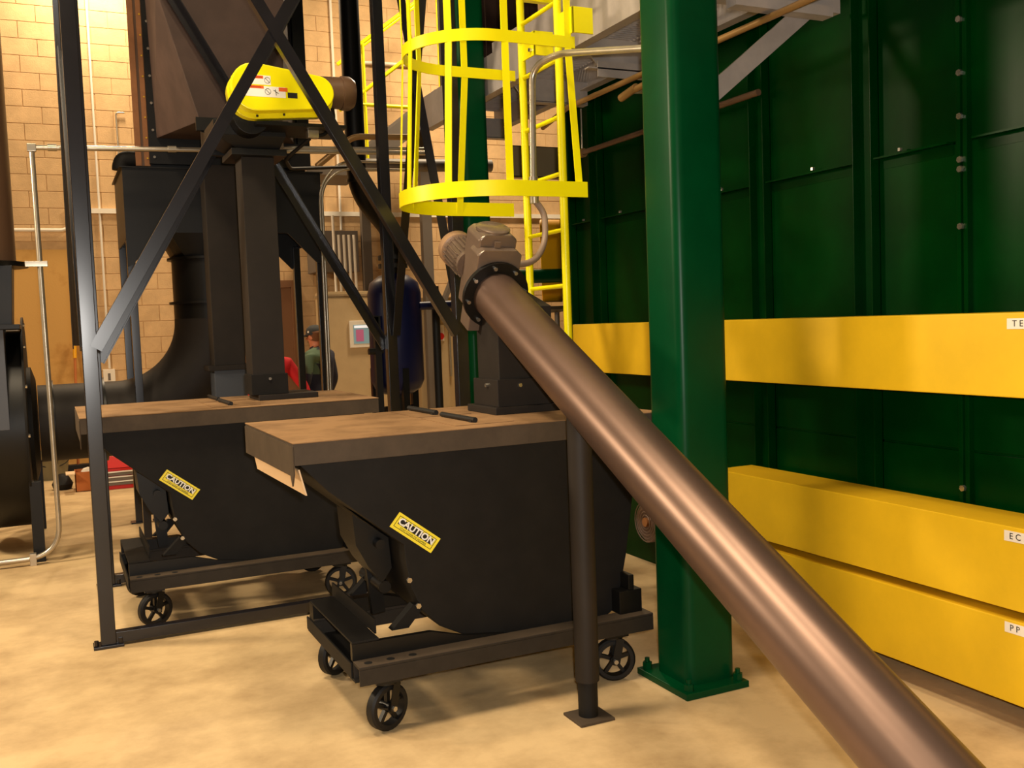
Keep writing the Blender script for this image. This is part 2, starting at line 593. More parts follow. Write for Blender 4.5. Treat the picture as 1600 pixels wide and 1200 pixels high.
# ================================================================== dump hopper on casters (built once, then copied)
def make_hopper():
    t = thing('dump_hopper', 'nearest black dump hopper on casters, under the slanting tube', 'hopper', (1.7, 4.2, 0), 'black self-dumping hoppers')
    Y0, Y1 = 3.87, 4.74
    body = [(0.852, 1.125), (0.977, 0.992), (1.13, 0.865), (1.285, 0.735), (1.289, 0.662), (1.309, 0.55), (1.352, 0.448),
            (1.43, 0.365), (1.574, 0.291), (1.755, 0.25), (1.944, 0.235), (2.20, 0.245), (2.308, 0.31), (2.365, 0.541),
            (2.425, 0.90), (2.46, 1.125)]
    obj('body', MB().xz(body, Y0, Y1), M_blackm, t, bevel=0.006, smooth=30)
    # lid: tray turned upside down, dusty top
    lid = MB()
    lid.box(0.83, 3.80, 1.195, 2.53, 4.83, 1.205)
    lid.box(0.83, 3.80, 1.12, 2.53, 3.806, 1.195).box(0.83, 4.824, 1.12, 2.53, 4.83, 1.195).box(2.524, 3.806, 1.12, 2.53, 4.824, 1.195)
    lid.yz([(3.80, 1.195), (3.80, 1.085), (3.835, 1.035), (3.86, 1.075), (4.83, 1.065), (4.83, 1.195)], 0.826, 0.832)
    obj('lid_skirt', lid, M_lids, t)
    top = obj('lid_top', MB().box(0.828, 3.798, 1.205, 2.532, 4.832, 1.21), M_dust, t, bevel=0.002)
    d0 = obj('access_door', MB().box(1.55, 3.90, 1.21, 1.83, 4.34, 1.213), M_dust, top)
    obj('access_door', MB().box(1.55, 4.39, 1.21, 1.83, 4.78, 1.213), M_dust, top)
    for y0, y1 in ((3.95, 4.33), (4.43, 4.80)):
        obj('hinge_rod', MB().cyl((1.665, y0, 1.225), (1.655, y1, 1.225), 0.012, n=10)
            .box(1.652, y0 + 0.02, 1.212, 1.676, y0 + 0.05, 1.222).box(1.648, y1 - 0.05, 1.212, 1.672, y1 - 0.02, 1.222), M_blk, t)
    # collar under the drop duct
    obj('collar', MB().box(1.882, 4.21, 1.21, 2.258, 4.56, 1.245), M_brownblk, t, bevel=0.004)
    ln = obj('liner_flap', MB().hexa([(0.85, 3.825, 1.10), (0.85, 4.80, 1.10), (0.856, 4.80, 1.10), (0.856, 3.825, 1.10)],
                                     [(0.875, 3.825, 0.995), (0.87, 4.80, 0.985), (0.876, 4.80, 0.985), (0.881, 3.825, 0.995)]), M_paper, t)
    ln['label'] = 'pale liner flap sticking out under the lid end'
    # caution sign
    TL, TR, BL = V((1.273, 0, 0.877)), V((1.449, 0, 0.741)), V((1.226, 0, 0.821))
    r = (TR - TL).normalized()
    u = (TL - BL).normalized()
    W, Hh = (TR - TL).length, (TL - BL).length
    c = (TR + BL) / 2

    def quad(mb, x0, y0, x1, y1, ya, yb):
        q = [c + r * x0 + u * y0, c + r * x1 + u * y0, c + r * x1 + u * y1, c + r * x0 + u * y1]
        mb.hexa([V((p.x, ya, p.z)) for p in q], [V((p.x, yb, p.z)) for p in q])
        return mb
    yf = Y0 - 0.0015
    s = obj('caution_sign', quad(MB(), -W / 2, -Hh / 2, W / 2, Hh / 2, Y0 + 0.001, yf), M_stk, t, smooth=0)
    s['label'] = 'yellow sign reading CAUTION'
    bd = MB()
    a, b, w = W / 2 - 0.012, Hh / 2 - 0.011, 0.0022
    quad(bd, -a, b - w, a, b, yf, yf - 0.0005)
    quad(bd, -a, -b, a, -b + w, yf, yf - 0.0005)
    quad(bd, -a, -b + w, -a + w, b - w, yf, yf - 0.0005)
    quad(bd, a - w, -b + w, a, b - w, yf, yf - 0.0005)
    obj('border', bd, M_blk, s, smooth=0)
    obj('black_field', quad(MB(), -a + 0.010, -b + 0.017, a - 0.006, b - 0.007, yf, yf - 0.0005), M_blk, s, smooth=0)
    cc = c + u * 0.0065 + r * 0.001
    text('caution_lettering', 'CAUTION', M_label, s, (cc.x, yf - 0.0008, cc.z), (r.x, 0, r.z), (u.x, 0, u.z), 0.041, 'CENTER', 0.0004, 0.0013)
    cc = c - u * 0.0185
    text('small_lettering', 'STAY CLEAR OF HOPPER', M_blk, s, (cc.x, yf - 0.0006, cc.z), (r.x, 0, r.z), (u.x, 0, u.z), 0.0125, 'CENTER', 0.0003)
    # base: two rails, cross channels
    for y0, y1, nm in ((3.747, 3.842, 'rail'), (4.490, 4.583, 'rail')):
        obj(nm, MB().box(1.035, y0, 0.282, 2.425, y1, 0.292).box(1.035, y0, 0.216, 2.425, y0 + 0.008, 0.282).box(1.035, y1 - 0.008, 0.216, 2.425, y1, 0.282),
            M_rail, t, bevel=0.002)
        obj('rail_top', MB().box(1.036, y0 + 0.002, 0.292, 2.424, y1 - 0.002, 0.2935), M_lids, t)
    hh = obj('rail_hole', MB().cyl((1.085, 3.79, 0.293), (1.085, 3.79, 0.2942), 0.017, n=14), M_blk, t)
    inst(hh, t, (0.095, 0, 0))
    inst(hh, t, (0.19, 0, 0))
    obj('upper_rail', MB().xz([(1.035, 0.292), (1.72, 0.292), (1.52, 0.318), (1.38, 0.358), (1.035, 0.362)], 3.84, 3.868), M_black, t)
    obj('upper_rail', MB().xz([(1.035, 0.292), (1.72, 0.292), (1.52, 0.318), (1.38, 0.358), (1.035, 0.362)], 4.50, 4.57), M_black, t)
    obj('end_channel', MB().box(1.035, 3.84, 0.362, 1.15, 4.55, 0.372).box(1.142, 3.87, 0.292, 1.15, 4.50, 0.362)
        .box(1.03, 3.80, 0.215, 1.15, 4.60, 0.225).box(1.026, 3.84, 0.225, 1.034, 4.60, 0.285), M_blackm, t, bevel=0.002)
    obj('stop_plate', MB().box(1.15, 3.90, 0.372, 1.158, 4.58, 0.435), M_blackm, t)
    obj('rear_bumper', MB().box(2.28, 3.80, 0.292, 2.40, 4.56, 0.40).box(2.33, 3.80, 0.40, 2.36, 3.9, 0.47), M_black, t, bevel=0.004)
    for y in (3.90, 4.52):
        obj('tipping_strut', MB().xz([(1.225, 0.372), (1.30, 0.372), (1.375, 0.455), (1.325, 0.468)], y, y + 0.05), M_blackm, t)
    # dump latch under the sloping nose
    obj('latch_bracket', MB().xz([(1.12, 0.855), (1.275, 0.735), (1.285, 0.60), (1.24, 0.54), (1.18, 0.62), (1.13, 0.72)], 4.05, 4.30), M_black, t)
    obj('latch', MB().bar((1.26, 4.2, 0.37), (1.225, 4.2, 0.74), 0.03, 0.06, (0, 1, 0))
        .cyl((1.225, 4.0, 0.72), (1.225, 4.4, 0.72), 0.022, n=12).cyl((1.25, 4.05, 0.52), (1.25, 4.35, 0.52), 0.028, n=12).bar((1.235, 4.3, 0.50), (1.31, 4.3, 0.60), 0.05, 0.05)
        , M_black, t)
    bolts(t, [(1.30, 3.868, 0.585), (1.335, 3.868, 0.47)], (0, -1, 0), 0.012, 0.01)
    # casters
    def caster(x, y, turn):
        R = Matrix.Rotation(math.radians(turn), 4, 'Z')
        P = lambda a, b, c2: V((x, y, 0)) + R @ V((a, b, c2))
        cs = obj('caster', MB().cyl((x, y, 0.198), (x, y, 0.207), 0.045, n=16).box(x - 0.055, y - 0.045, 0.207, x + 0.055, y + 0.045, 0.216), M_black, t)
        tr = MB()
        tr.lathe(P(0, -0.024, 0.098), R @ V((0, 1, 0)), [(0.072, 0), (0.088, 0.0), (0.097, 0.008), (0.097, 0.040), (0.088, 0.048), (0.072, 0.048), (0.072, 0.0)], 28)
        obj('tyre', tr, M_rubber, cs)
        hub = MB().cyl(P(0, -0.03, 0.098), P(0, 0.03, 0.098), 0.022, n=14)
        for k in range(5):
            an = 2 * PI * k / 5 + 0.3
            hub.bar(P(0.015 * math.cos(an), 0, 0.098 + 0.015 * math.sin(an)), P(0.076 * math.cos(an), 0, 0.098 + 0.076 * math.sin(an)), 0.02, 0.016, R @ V((0, 1, 0)))
        obj('spoked_hub', hub, M_black, cs)
        fk = MB()
        for s2 in (-1, 1):
            fk.bar(P(0, s2 * 0.038, 0.085), P(0.025, s2 * 0.038, 0.2), 0.036, 0.006, R @ V((1, 0, 0)))
        fk.cyl(P(0, -0.042, 0.098), P(0, 0.042, 0.098), 0.008, n=10)
        obj('fork', fk, M_black, cs)
        obj('axle_nut', MB().cyl(P(0, -0.052, 0.098), P(0, -0.041, 0.098), 0.011, n=6), M_bolt, cs)
    caster(1.158, 3.795, 22)
    caster(2.237, 3.795, -18)
    caster(1.14, 4.54, 30)
    caster(2.237, 4.54, 5)
    return t


H1 = make_hopper()
H2 = copy_tree(H1)
H2.location = V(H1.location) + V((-0.71, 2.05, 0))
H2['label'] = 'farther black dump hopper standing inside the black steel frame'

for c_ in list(H2.children):
    if c_.name.startswith('liner_flap'):
        bpy.data.objects.remove(c_)

# ================================================================== slanting auger conveyor over the near hopper
A0, A1 = V((1.98, 4.38, 1.782)), V((1.842, 1.0, 0.178))
ax = (A0 - A1).normalized()                  # up along the tube
au = V((1, 0, 0))
au = (au - ax * au.dot(ax)).normalized()
av = au.cross(ax) * 1.0
if av.z < 0:
    av = -av
AP = lambda u, v, s: A0 + au * u + av * v + ax * s
au_t = thing('auger_conveyor', 'brown-grey slanting tube conveyor crossing the foreground down to the right', 'conveyor', (1.91, 3.49, 0))
obj('tube', MB().cyl(A1, A0, 0.117, n=56), M_auger, au_t)
obj('inlet_box', MB().hexa([AP(-0.16, -0.16, -3.9), AP(0.16, -0.16, -3.9), AP(0.16, 0.16, -3.9), AP(-0.16, 0.16, -3.9)],
                           [AP(-0.16, -0.16, -3.72), AP(0.16, -0.16, -3.72), AP(0.16, 0.16, -3.72), AP(-0.16, 0.16, -3.72)]), M_auger, au_t)
fl = obj('end_flange', MB().lathe(A0 - ax * 0.012, ax, [(0.118, 0), (0.168, 0), (0.168, 0.024), (0.118, 0.024)], 40), M_black, au_t)
p0 = AP(0.145 * math.cos(0.2), 0.145 * math.sin(0.2), -0.012)
b = obj('bolt', MB().cyl(p0, p0 - ax * 0.014, 0.010, n=6), M_bolt, fl)
for k in range(1, 8):
    an = 0.2 + k * PI / 4
    q = AP(0.145 * math.cos(an), 0.145 * math.sin(an), -0.012)
    inst(b, fl, q - p0)
# discharge spout and drop duct onto the lid
obj('drop_duct', MB().hexa([(1.925, 4.25, 1.245), (2.215, 4.25, 1.245), (2.215, 4.505, 1.245), (1.925, 4.505, 1.245)],
                           [(1.925, 4.25, 1.72), (2.215, 4.25, 1.72), (2.215, 4.505, 1.80), (1.925, 4.505, 1.80)]), M_brownblk, au_t, bevel=0.003)
obj('duct_sleeve', MB().box(1.905, 4.23, 1.245, 2.235, 4.525, 1.375), M_brownblk, au_t, bevel=0.003)
bolts(au_t, [(2.02, 4.23, 1.345), (2.15, 4.23, 1.345)], (0, -1, 0), 0.010, 0.012)
bolts(au_t, [(1.905, 4.35, 1.345)], (-1, 0, 0), 0.010, 0.012)
# gear reducer
gb = obj('gear_reducer', MB().prism([(-0.115, -0.20), (0.115, -0.20), (0.115, 0.20), (0.085, 0.225), (-0.085, 0.225), (-0.115, 0.20)],
                                    lambda a, b2: AP(a, b2, 0.013), lambda a, b2: AP(a, b2, 0.13)), M_gear, au_t, bevel=0.008)
obj('reducer_step', MB().prism([(-0.10, -0.12), (0.10, -0.12), (0.10, 0.26), (0.07, 0.285), (-0.07, 0.285), (-0.10, 0.26)],
                               lambda a, b2: AP(a, b2, 0.06), lambda a, b2: AP(a, b2, 0.24)), M_gear, gb, bevel=0.012)
obj('cover_plate', MB().lathe(AP(0, 0.28, 0.15), av, [(0.085, 0), (0.085, 0.012), (0.07, 0.02)], 20), M_gear, gb)
obj('lifting_lug', MB().box(0, 0, 0, 0, 0, 0).bar(AP(-0.01, 0.16, 0.055), AP(-0.01, 0.255, 0.055), 0.03, 0.03, au), M_gear, gb)
mt = obj('gear_motor', MB().cyl(AP(-0.06, 0.07, 0.22), AP(-0.06, 0.07, 0.42), 0.072, n=28), M_gear, au_t)
for k in range(22):
    an = 2 * PI * k / 22
    c0 = AP(-0.06 + 0.078 * math.cos(an), 0.07 + 0.078 * math.sin(an), 0.25)
    c1 = AP(-0.06 + 0.078 * math.cos(an), 0.07 + 0.078 * math.sin(an), 0.405)
    rad = au * math.cos(an) + av * math.sin(an)
    obj('cooling_fin', MB().bar(c0, c1, 0.02, 0.004, rad), M_gear, mt)
cw = obj('fan_cowl', MB().lathe(AP(-0.06, 0.07, 0.405), ax, [(0.086, 0), (0.094, 0.006), (0.094, 0.055), (0.08, 0.075), (0.03, 0.08)], 28), M_cowl, mt)
cw['label'] = 'orange-brown fan cowl'
# support post
po = obj('support_post', MB().cyl((1.925, 3.486, 0.16), (1.925, 3.486, 1.27), 0.050, n=28), M_brownblk, au_t)
obj('adjusting_sleeve', MB().cyl((1.925, 3.486, 0.012), (1.925, 3.486, 0.17), 0.041, n=24), M_blackm, au_t)
obj('foot_plate', MB().box(1.845, 3.405, 0, 2.005, 3.56, 0.012), M_lids, au_t, bevel=0.003)

# conduit gooseneck to the reducer motor
t = thing('gooseneck_conduit', 'silver conduit bending down past the yellow ladder to the gear motor', 'conduit', (2.37, 4.7, 1.9))
obj('rigid_pipe', MB().tube([(2.55, 3.80, 2.86), (2.46, 4.55, 3.02), (2.385, 4.70, 2.98), (2.38, 4.70, 2.75), (2.37, 4.70, 2.40)], 0.018, bend=0.16, seg=8), M_gal, t)
obj('coupling', MB().cyl((2.37, 4.70, 2.41), (2.372, 4.70, 2.27), 0.024, n=14), M_gal, t)
obj('flexible_pipe', MB().tube([(2.372, 4.70, 2.29), (2.43, 4.70, 2.22), (2.41, 4.66, 2.06), (2.30, 4.58, 1.95), (2.09, 4.50, 1.93)], 0.017, bend=0.1, seg=8), M_flex, t)

# ================================================================== black steel frame around the far hopper
fr = thing('support_frame', 'tall black steel frame with crossed braces standing round the far hopper', 'frame', (1.2, 6.25, 0))
XL, XR, YF, YK = 0.185, 2.285, 5.605, 6.965
PW = 0.075
FT = 5.6
post_pts = [(XL, YF), (XR, YF), (XL + 0.07, YK), (XR, YK)]
for x, y in post_pts:
    obj('post', MB().box(x - PW / 2, y - PW / 2, 0.015, x + PW / 2, y + PW / 2, FT), M_frame, fr, bevel=0.004)
    fp = obj('foot_plate', MB().box(x - 0.075, y - 0.055, 0, x + 0.075, y + 0.055, 0.015), M_frame, fr, bevel=0.002)
    for sx in (-1, 1):
        q = V((x + sx * 0.06, y - 0.03, 0.015))
        obj('anchor_bolt', MB().cyl(q, q + V((0, 0, 0.03)), 0.012, n=6), M_frame, fp)
for y in (YF, YK):
    obj('floor_beam', MB().box((XL if y == YF else XL + 0.07) + PW / 2, y - 0.03, 0.015, XR - PW / 2, y + 0.03, 0.075), M_frame, fr, bevel=0.003)
    obj('top_beam', MB().box(XL + PW / 2, y - 0.03, FT - 0.1, XR - PW / 2, y + 0.03, FT), M_frame, fr, bevel=0.003)
for x in (XL, XR):
    obj('side_top_beam', MB().box(x - 0.03, YF + PW / 2, FT - 0.1, x + 0.03, YK - PW / 2, FT), M_frame, fr, bevel=0.003)


def brace(p0, p1, nrm):
    n = V(nrm)
    p0, p1 = V(p0), V(p1)
    d = (p1 - p0).normalized()
    s = d.cross(n).normalized()
    m = MB().bar(p0, p1, 0.062, 0.007, s)
    m.bar(p0 - s * 0.03 + n * -0.028, p1 - s * 0.03 + n * -0.028, 0.007, 0.056, s)
    return obj('brace', m, M_frame, fr)


ZL, ZH = 1.59, 5.03
brace((XL + 0.03, YF - 0.042, ZL), (XR - 0.03, YF - 0.042, ZH), (0, -1, 0))
brace((XR - 0.03, YF - 0.052, ZL), (XL + 0.03, YF - 0.052, ZH), (0, -1, 0))
brace((XL + 0.10, YK + 0.042, ZL - 0.1), (XR - 0.03, YK + 0.042, ZH - 0.1), (0, 1, 0))
brace((XR - 0.03, YK + 0.052, ZL - 0.1), (XL + 0.10, YK + 0.052, ZH - 0.1), (0, 1, 0))
for x, s in ((XL, -1), (XR, 1)):
    brace((x + s * 0.042, YF + 0.03, ZL), (x + s * 0.042, YK - 0.03, ZH), (s, 0, 0))
    brace((x + s * 0.052, YK - 0.03, ZL), (x + s * 0.052, YF + 0.03, ZH), (s, 0, 0))

# ================================================================== drop duct, airlock, chute above the far hopper
dd = thing('drop_duct', 'square black drop duct standing on the far hopper lid', 'duct', (1.25, 6.42, 1.245))
obj('duct_body', MB().box(1.148, 6.31, 1.245, 1.352, 6.53, 2.74), M_brownblk, dd, bevel=0.003)
obj('duct_sleeve', MB().box(1.135, 6.295, 1.245, 1.365, 6.545, 1.375), M_blackm, dd, bevel=0.003)
bolts(dd, [(1.25, 6.295, 1.345)], (0, -1, 0), 0.010, 0.01)

al = thing('rotary_airlock', 'airlock with bright yellow chain guard and brown motor atop the black duct', 'airlock', (1.25, 6.4, 2.74))
obj('valve_body', MB().box(0.98, 6.24, 2.86, 1.42, 6.62, 2.95).hexa([(1.12, 6.28, 2.78), (1.38, 6.28, 2.78), (1.38, 6.56, 2.78), (1.12, 6.56, 2.78)], [(0.98, 6.24, 2.86), (1.42, 6.24, 2.86), (1.42, 6.62, 2.86), (0.98, 6.62, 2.86)]).cyl((1.185, 6.1, 2.95), (1.185, 6.64, 2.95), 0.11, n=24), M_black, al, bevel=0.004)
obj('valve_flange', MB().box(1.08, 6.24, 2.74, 1.42, 6.60, 2.78), M_black, al, bevel=0.003)
obj('motor_shelf', MB().box(1.20, 6.02, 2.885, 1.75, 6.40, 2.905), M_black, al)


def oval(cx0, cz0, r0, cx1, cz1, r1, n=14):
    d = V((cx1 - cx0, cz1 - cz0))
    base = math.atan2(d.y, d.x)
    off = math.acos((r0 - r1) / d.length)
    out = []
    for k in range(n + 1):
        a = base + off + (2 * PI - 2 * off) * k / n
        out.append((cx0 + r0 * math.cos(a), cz0 + r0 * math.sin(a)))
    for k in range(n + 1):
        a = base - off + 2 * off * k / n
        out.append((cx1 + r1 * math.cos(a), cz1 + r1 * math.sin(a)))
    return out


cg = obj('chain_guard', MB().xz(oval(1.185, 3.085, 0.142, 1.555, 3.075, 0.102), 5.93, 6.02), M_yelg, al, bevel=0.012)
obj('guard_flange', MB().xz(oval(1.185, 3.065, 0.15, 1.56, 3.055, 0.11), 6.02, 6.09), M_yelg, al, bevel=0.004)
bolts(cg, [(1.20, 6.0, 2.936), (1.36, 6.0, 2.952)], (0, 0, -1), 0.007, 0.012, M_blk)


def plate(mb, x0, z0, x1, z1, y0, y1):
    return mb.box(x0, y1, z0, x1, y0, z1)


yf = 5.93
w1 = obj('warning_label', plate(plate(MB(), 1.125, 3.098, 1.275, 3.152, yf, yf - 0.001), 1.115, 3.028, 1.36, 3.09, yf, yf - 0.001), M_label, cg, smooth=0)
w1['label'] = 'white and orange warning labels'
obj('label_bar', MB().box(1.125, yf - 0.0016, 3.133, 1.232, yf - 0.001, 3.15), M_orng, cg, smooth=0)
obj('label_bar', MB().box(1.115, yf - 0.0016, 3.075, 1.232, yf - 0.001, 3.092), M_orng, cg, smooth=0)
obj('label_bar', MB().box(1.32, yf - 0.0016, 3.065, 1.372, yf - 0.0, 3.088), M_orng, cg, smooth=0)
text('warning_lettering', 'WARNING', M_red, cg, (1.185, yf - 0.0022, 3.1415), (1, 0, 0), (0, 0, 1), 0.016, 'CENTER', 0.0003)
text('warning_lettering', 'WARNING', M_red, cg, (1.178, yf - 0.0022, 3.0835), (1, 0, 0), (0, 0, 1), 0.016, 'CENTER', 0.0003)
for zc in (3.125, 3.06):
    pic = MB().tube([(1.255 + 0.017 * math.cos(a), yf - 0.0015, zc + 0.017 * math.sin(a)) for a in [2 * PI * i / 20 for i in range(21)]], 0.0012, n=4)
    pic.bar((1.243, yf - 0.0015, zc + 0.012), (1.267, yf - 0.0015, zc - 0.012), 0.002, 0.002)
    obj('prohibition_mark', pic, M_blk, cg, smooth=0)
obj('dark_label', MB().box(1.372, yf - 0.0012, 3.03, 1.43, yf, 3.062), M_blk, cg, smooth=0)
obj('figure_mark', MB().bar((1.30, yf - 0.0015, 3.075), (1.304, yf - 0.0015, 3.04), 0.003, 0.002).bar((1.29, yf - 0.0015, 3.07), (1.302, yf - 0.0015, 3.062), 0.003, 0.002)
    .bar((1.302, yf - 0.0015, 3.06), (1.318, yf - 0.0015, 3.052), 0.003, 0.002), M_blk, cg, smooth=0)
gm = obj('gear_motor', MB().cyl((1.53, 6.15, 3.125), (1.755, 6.15, 3.13), 0.098, n=32), M_motor, al)
obj('fan_cowl', MB().lathe((1.755, 6.15, 3.13), (1, 0, 0), [(0.098, 0), (0.105, 0.004), (0.105, 0.055), (0.085, 0.085), (0.04, 0.098), (0.0, 0.10)], 32), M_motor, gm)
t = thing('motor_cable', 'dark flexible cable looping below the brown motor', 'cable', (1.65, 6.15, 2.7))
obj('cable', MB().tube([(1.70, 6.15, 3.04), (1.71, 6.15, 2.95), (1.64, 6.15, 2.86), (1.56, 6.15, 2.86)], 0.012, bend=0.08), M_blackm, t)
obj('junction_fitting', MB().box(1.53, 6.12, 2.84, 1.60, 6.18, 2.89), M_gal, t, bevel=0.004)
obj('cable', MB().tube([(1.55, 6.16, 2.84), (1.42, 6.30, 2.73), (1.52, 6.6, 2.72), (2.1, 7.3, 2.86)], 0.012, bend=0.06), M_blackm, t)

ch = thing('dust_chute', 'big dark sloping chute leading down to the yellow-guarded airlock', 'chute', (1.3, 7.6, 3.0))
FA = [(1.02, 7.06, 3.10), (1.585, 7.06, 3.10), (1.64, 7.06, 3.97), (0.78, 7.06, 3.97)]
FB = [(0.86, 8.28, 3.20), (1.95, 8.28, 3.20), (1.95, 8.28, 4.42), (0.83, 8.28, 4.42)]
obj('chute_body', MB().hexa(FA, FB), M_chute, ch, bevel=0.004, smooth=0)
obj('upper_section', MB().hexa([FA[3], FA[2], FB[2], FB[3]], [(0.78, 7.06, 5.6), (1.64, 7.06, 5.6), (1.95, 8.28, 5.6), (0.83, 8.28, 5.6)]), M_chute, ch, smooth=0)
obj('outlet_flange', MB().box(0.99, 7.025, 3.03, 1.62, 7.06, 3.12), M_black, ch)
obj('outlet_throat', MB().hexa([(1.0, 6.64, 2.80), (1.42, 6.64, 2.80), (1.42, 6.64, 2.93), (1.0, 6.64, 2.93)],
                              [(1.02, 7.06, 2.86), (1.585, 7.06, 2.86), (1.585, 7.06, 3.03), (1.02, 7.06, 3.03)]), M_black, ch)
obj('back_flange', MB().box(0.80, 8.28, 3.0, 0.90, 8.33, 5.2).box(1.98, 8.28, 3.0, 2.08, 8.33, 5.2).box(0.90, 8.28, 3.0, 1.98, 8.33, 3.2), M_black, ch)
bolts(ch, [(0.835, 8.28, 3.05 + 0.21 * k) for k in range(7)], (0, -1, 0), 0.011, 0.012)

cl = thing('dust_collector', 'tall dark collector housing with rusty tan side flanges behind the chute', 'collector', (1.4, 8.7, 2.97))
obj('housing', MB().box(0.80, 8.36, 2.975, 2.05, 9.2, 5.6), M_black, cl, bevel=0.004)
obj('added_shade_box', MB().box(0.15, 5.52, 5.62, 2.32, 7.2, 7.3).box(0.72, 7.2, 5.62, 2.32, 9.2, 7.3), M_black, cl, bevel=0.004)  # unseen box added over the frame to keep lamp light off the chute
for x in (0.70, 0.765):
    obj('tan_flange', MB().box(x, 8.345, 2.99, x + 0.045, 8.36, 5.4), M_rust, cl, bevel=0.002)
obj('flange_seam', MB().box(0.745, 8.352, 2.99, 0.765, 8.36, 5.4), M_motor, cl)
obj('drain_pipe', MB().tube([(0.80, 8.5, 3.06), (0.62, 8.5, 3.06), (0.60, 8.5, 3.0), (0.60, 8.5, 2.978)], 0.07, bend=0.05), M_blackm, cl)
bolts(cl, [(0.79, 8.345, 3.05 + 0.16 * k) for k in range(9)], (0, -1, 0), 0.007, 0.008, M_yelb)

# plenum on legs, round fan-inlet duct
pl = thing('inlet_plenum', 'black box plenum on four legs behind the frame, feeding a round elbow duct', 'plenum', (1.37, 8.8, 0))
PX0, PX1, PY0, PY1 = 0.59, 2.16, 8.30, 9.25
skirt = [(PX0, 2.965), (PX1, 2.965), (PX1, 2.19), (PX1 - 0.07, 2.22), (1.86, 2.46), (0.87, 2.46), (PX0 + 0.04, 2.21), (PX0, 2.19)]
obj('front_panel', MB().xz(skirt, PY0, PY0 + 0.012), M_black, pl)
obj('rear_panel', MB().xz(skirt, PY1 - 0.012, PY1), M_black, pl)
obj('side_panel', MB().box(PX0, PY0 + 0.012, 2.40, PX0 + 0.012, PY1 - 0.012, 2.965), M_black, pl)
obj('side_panel', MB().box(PX1 - 0.012, PY0 + 0.012, 2.40, PX1, PY1 - 0.012, 2.965), M_black, pl)
obj('top_panel', MB().box(PX0 - 0.02, PY0 - 0.02, 2.965, PX1 + 0.02, PY1 + 0.02, 2.975), M_black, pl)
for x in (PX0 + 0.03, PX1 - 0.03):
    for y in (PY0 + 0.042, PY1 - 0.042):
        lg = obj('leg', MB().box(x - 0.03, y - 0.03, 0.012, x + 0.03, y + 0.03, 2.42), M_frame, pl, bevel=0.003)
        obj('foot_plate', MB().box(x - 0.07, y - 0.06, 0, x + 0.07, y + 0.06, 0.012), M_frame, lg)
obj('floor_tie', MB().box(PX0 + 0.06, PY1 - 0.07, 0.06, PX1 - 0.06, PY1 - 0.02, 0.10), M_frame, pl)
CX, CY, CR = 1.28, 8.78, 0.31
fun = MB()
n = 32
ring0, ring1 = [], []
for i in range(n):
    a = 2 * PI * i / n
    c, s = math.cos(a), math.sin(a)
    k = 1 / max(abs(c), abs(s))
    ring0.append((1.375 + c * k * 0.62, CY + s * k * 0.44, 2.75))
    ring1.append((CX + c * CR, CY + s * CR, 2.28))
fun.add(ring0 + ring1, [(i, (i + 1) % n, n + (i + 1) % n, n + i) for i in range(n)])
obj('funnel', fun, M_black, pl)
obj('round_duct', MB().cyl((CX, CY, 1.77), (CX, CY, 2.29), CR, n=40), M_black, pl)
for z in (2.27, 1.90):
    obj('duct_flange', MB().lathe((CX, CY, z), (0, 0, 1), [(CR, 0), (CR + 0.035, 0), (CR + 0.035, 0.02), (CR, 0.02)], 40), M_black, pl)
el = MB()
pts = [(CX, CY, 1.78)] + [(0.48 + 0.80 * math.cos(a), CY, 1.77 - 0.80 * math.sin(a)) for a in [PI / 2 * i / 14 for i in range(15)]] + [(0.47, CY, 0.97)]
el.tube(pts, CR, n=40)
obj('elbow', el, M_brownblk, pl)
obj('straight_duct', MB().cyl((0.475, CY, 0.97), (-0.115, CY, 0.97), CR, n=40), M_brownblk, pl)
for x in (0.36, -0.02):
    obj('duct_flange', MB().lathe((x, CY, 0.97), (1, 0, 0), [(CR, 0), (CR + 0.035, 0), (CR + 0.035, 0.02), (CR, 0.02)], 40), M_black, pl)

# second drop duct in front of the plenum
sd = thing('rear_drop_duct', 'second square dark duct standing behind the first, on a blue-grey boot', 'duct', (1.28, 8.1, 0))
obj('duct_body', MB().box(1.165, 8.005, 1.39, 1.405, 8.245, 2.96), M_brownblk, sd, bevel=0.003)
obj('duct_flange', MB().box(1.115, 7.985, 1.35, 1.455, 8.265, 1.39), M_brownblk, sd, bevel=0.003)
obj('boot', MB().box(1.16, 8.01, 0.85, 1.41, 8.24, 1.35), mat('blue_grey_boot', (66, 70, 78), 0.4), sd, bevel=0.004)
obj('outlet_pipe', MB().cyl((1.285, 8.125, 0), (1.285, 8.125, 0.86), 0.09, n=20), M_black, sd)

# blower fan at the left edge
fa = thing('blower_fan', 'large black blower fan cut off by the left edge of the picture', 'fan', (-0.45, 8.75, 0))
sc = [(8.78 + 0.80 * math.cos(a), 0.97 + 0.80 * math.sin(a)) for a in [2 * PI * i / 40 for i in range(40)]]
obj('scroll_housing', MB().yz(sc, -0.62, -0.20), M_black, fa)
obj('side_plate', MB().yz([(8.78 + 0.86 * math.cos(a), 0.97 + 0.86 * math.sin(a)) for a in [2 * PI * i / 40 for i in range(40)]], -0.20, -0.185), M_blackm, fa)
obj('inlet_ring', MB().lathe((-0.185, CY, 0.97), (1, 0, 0), [(0.31, 0), (0.46, 0), (0.46, 0.03), (0.36, 0.06), (0.34, 0.045)], 36), M_blackm, fa)
bolts(fa, [(-0.185, 8.78 + 0.82 * math.cos(a), 0.97 + 0.82 * math.sin(a)) for a in [PI / 2 + 0.25 + PI * k / 7 for k in range(8)]], (1, 0, 0), 0.014, 0.014)
obj('outlet_box', MB().box(-0.66, 7.98, 1.0, -0.30, 8.45, 1.73), mat('blue_grey_fan_panel', (70, 74, 84), 0.45), fa, bevel=0.004)
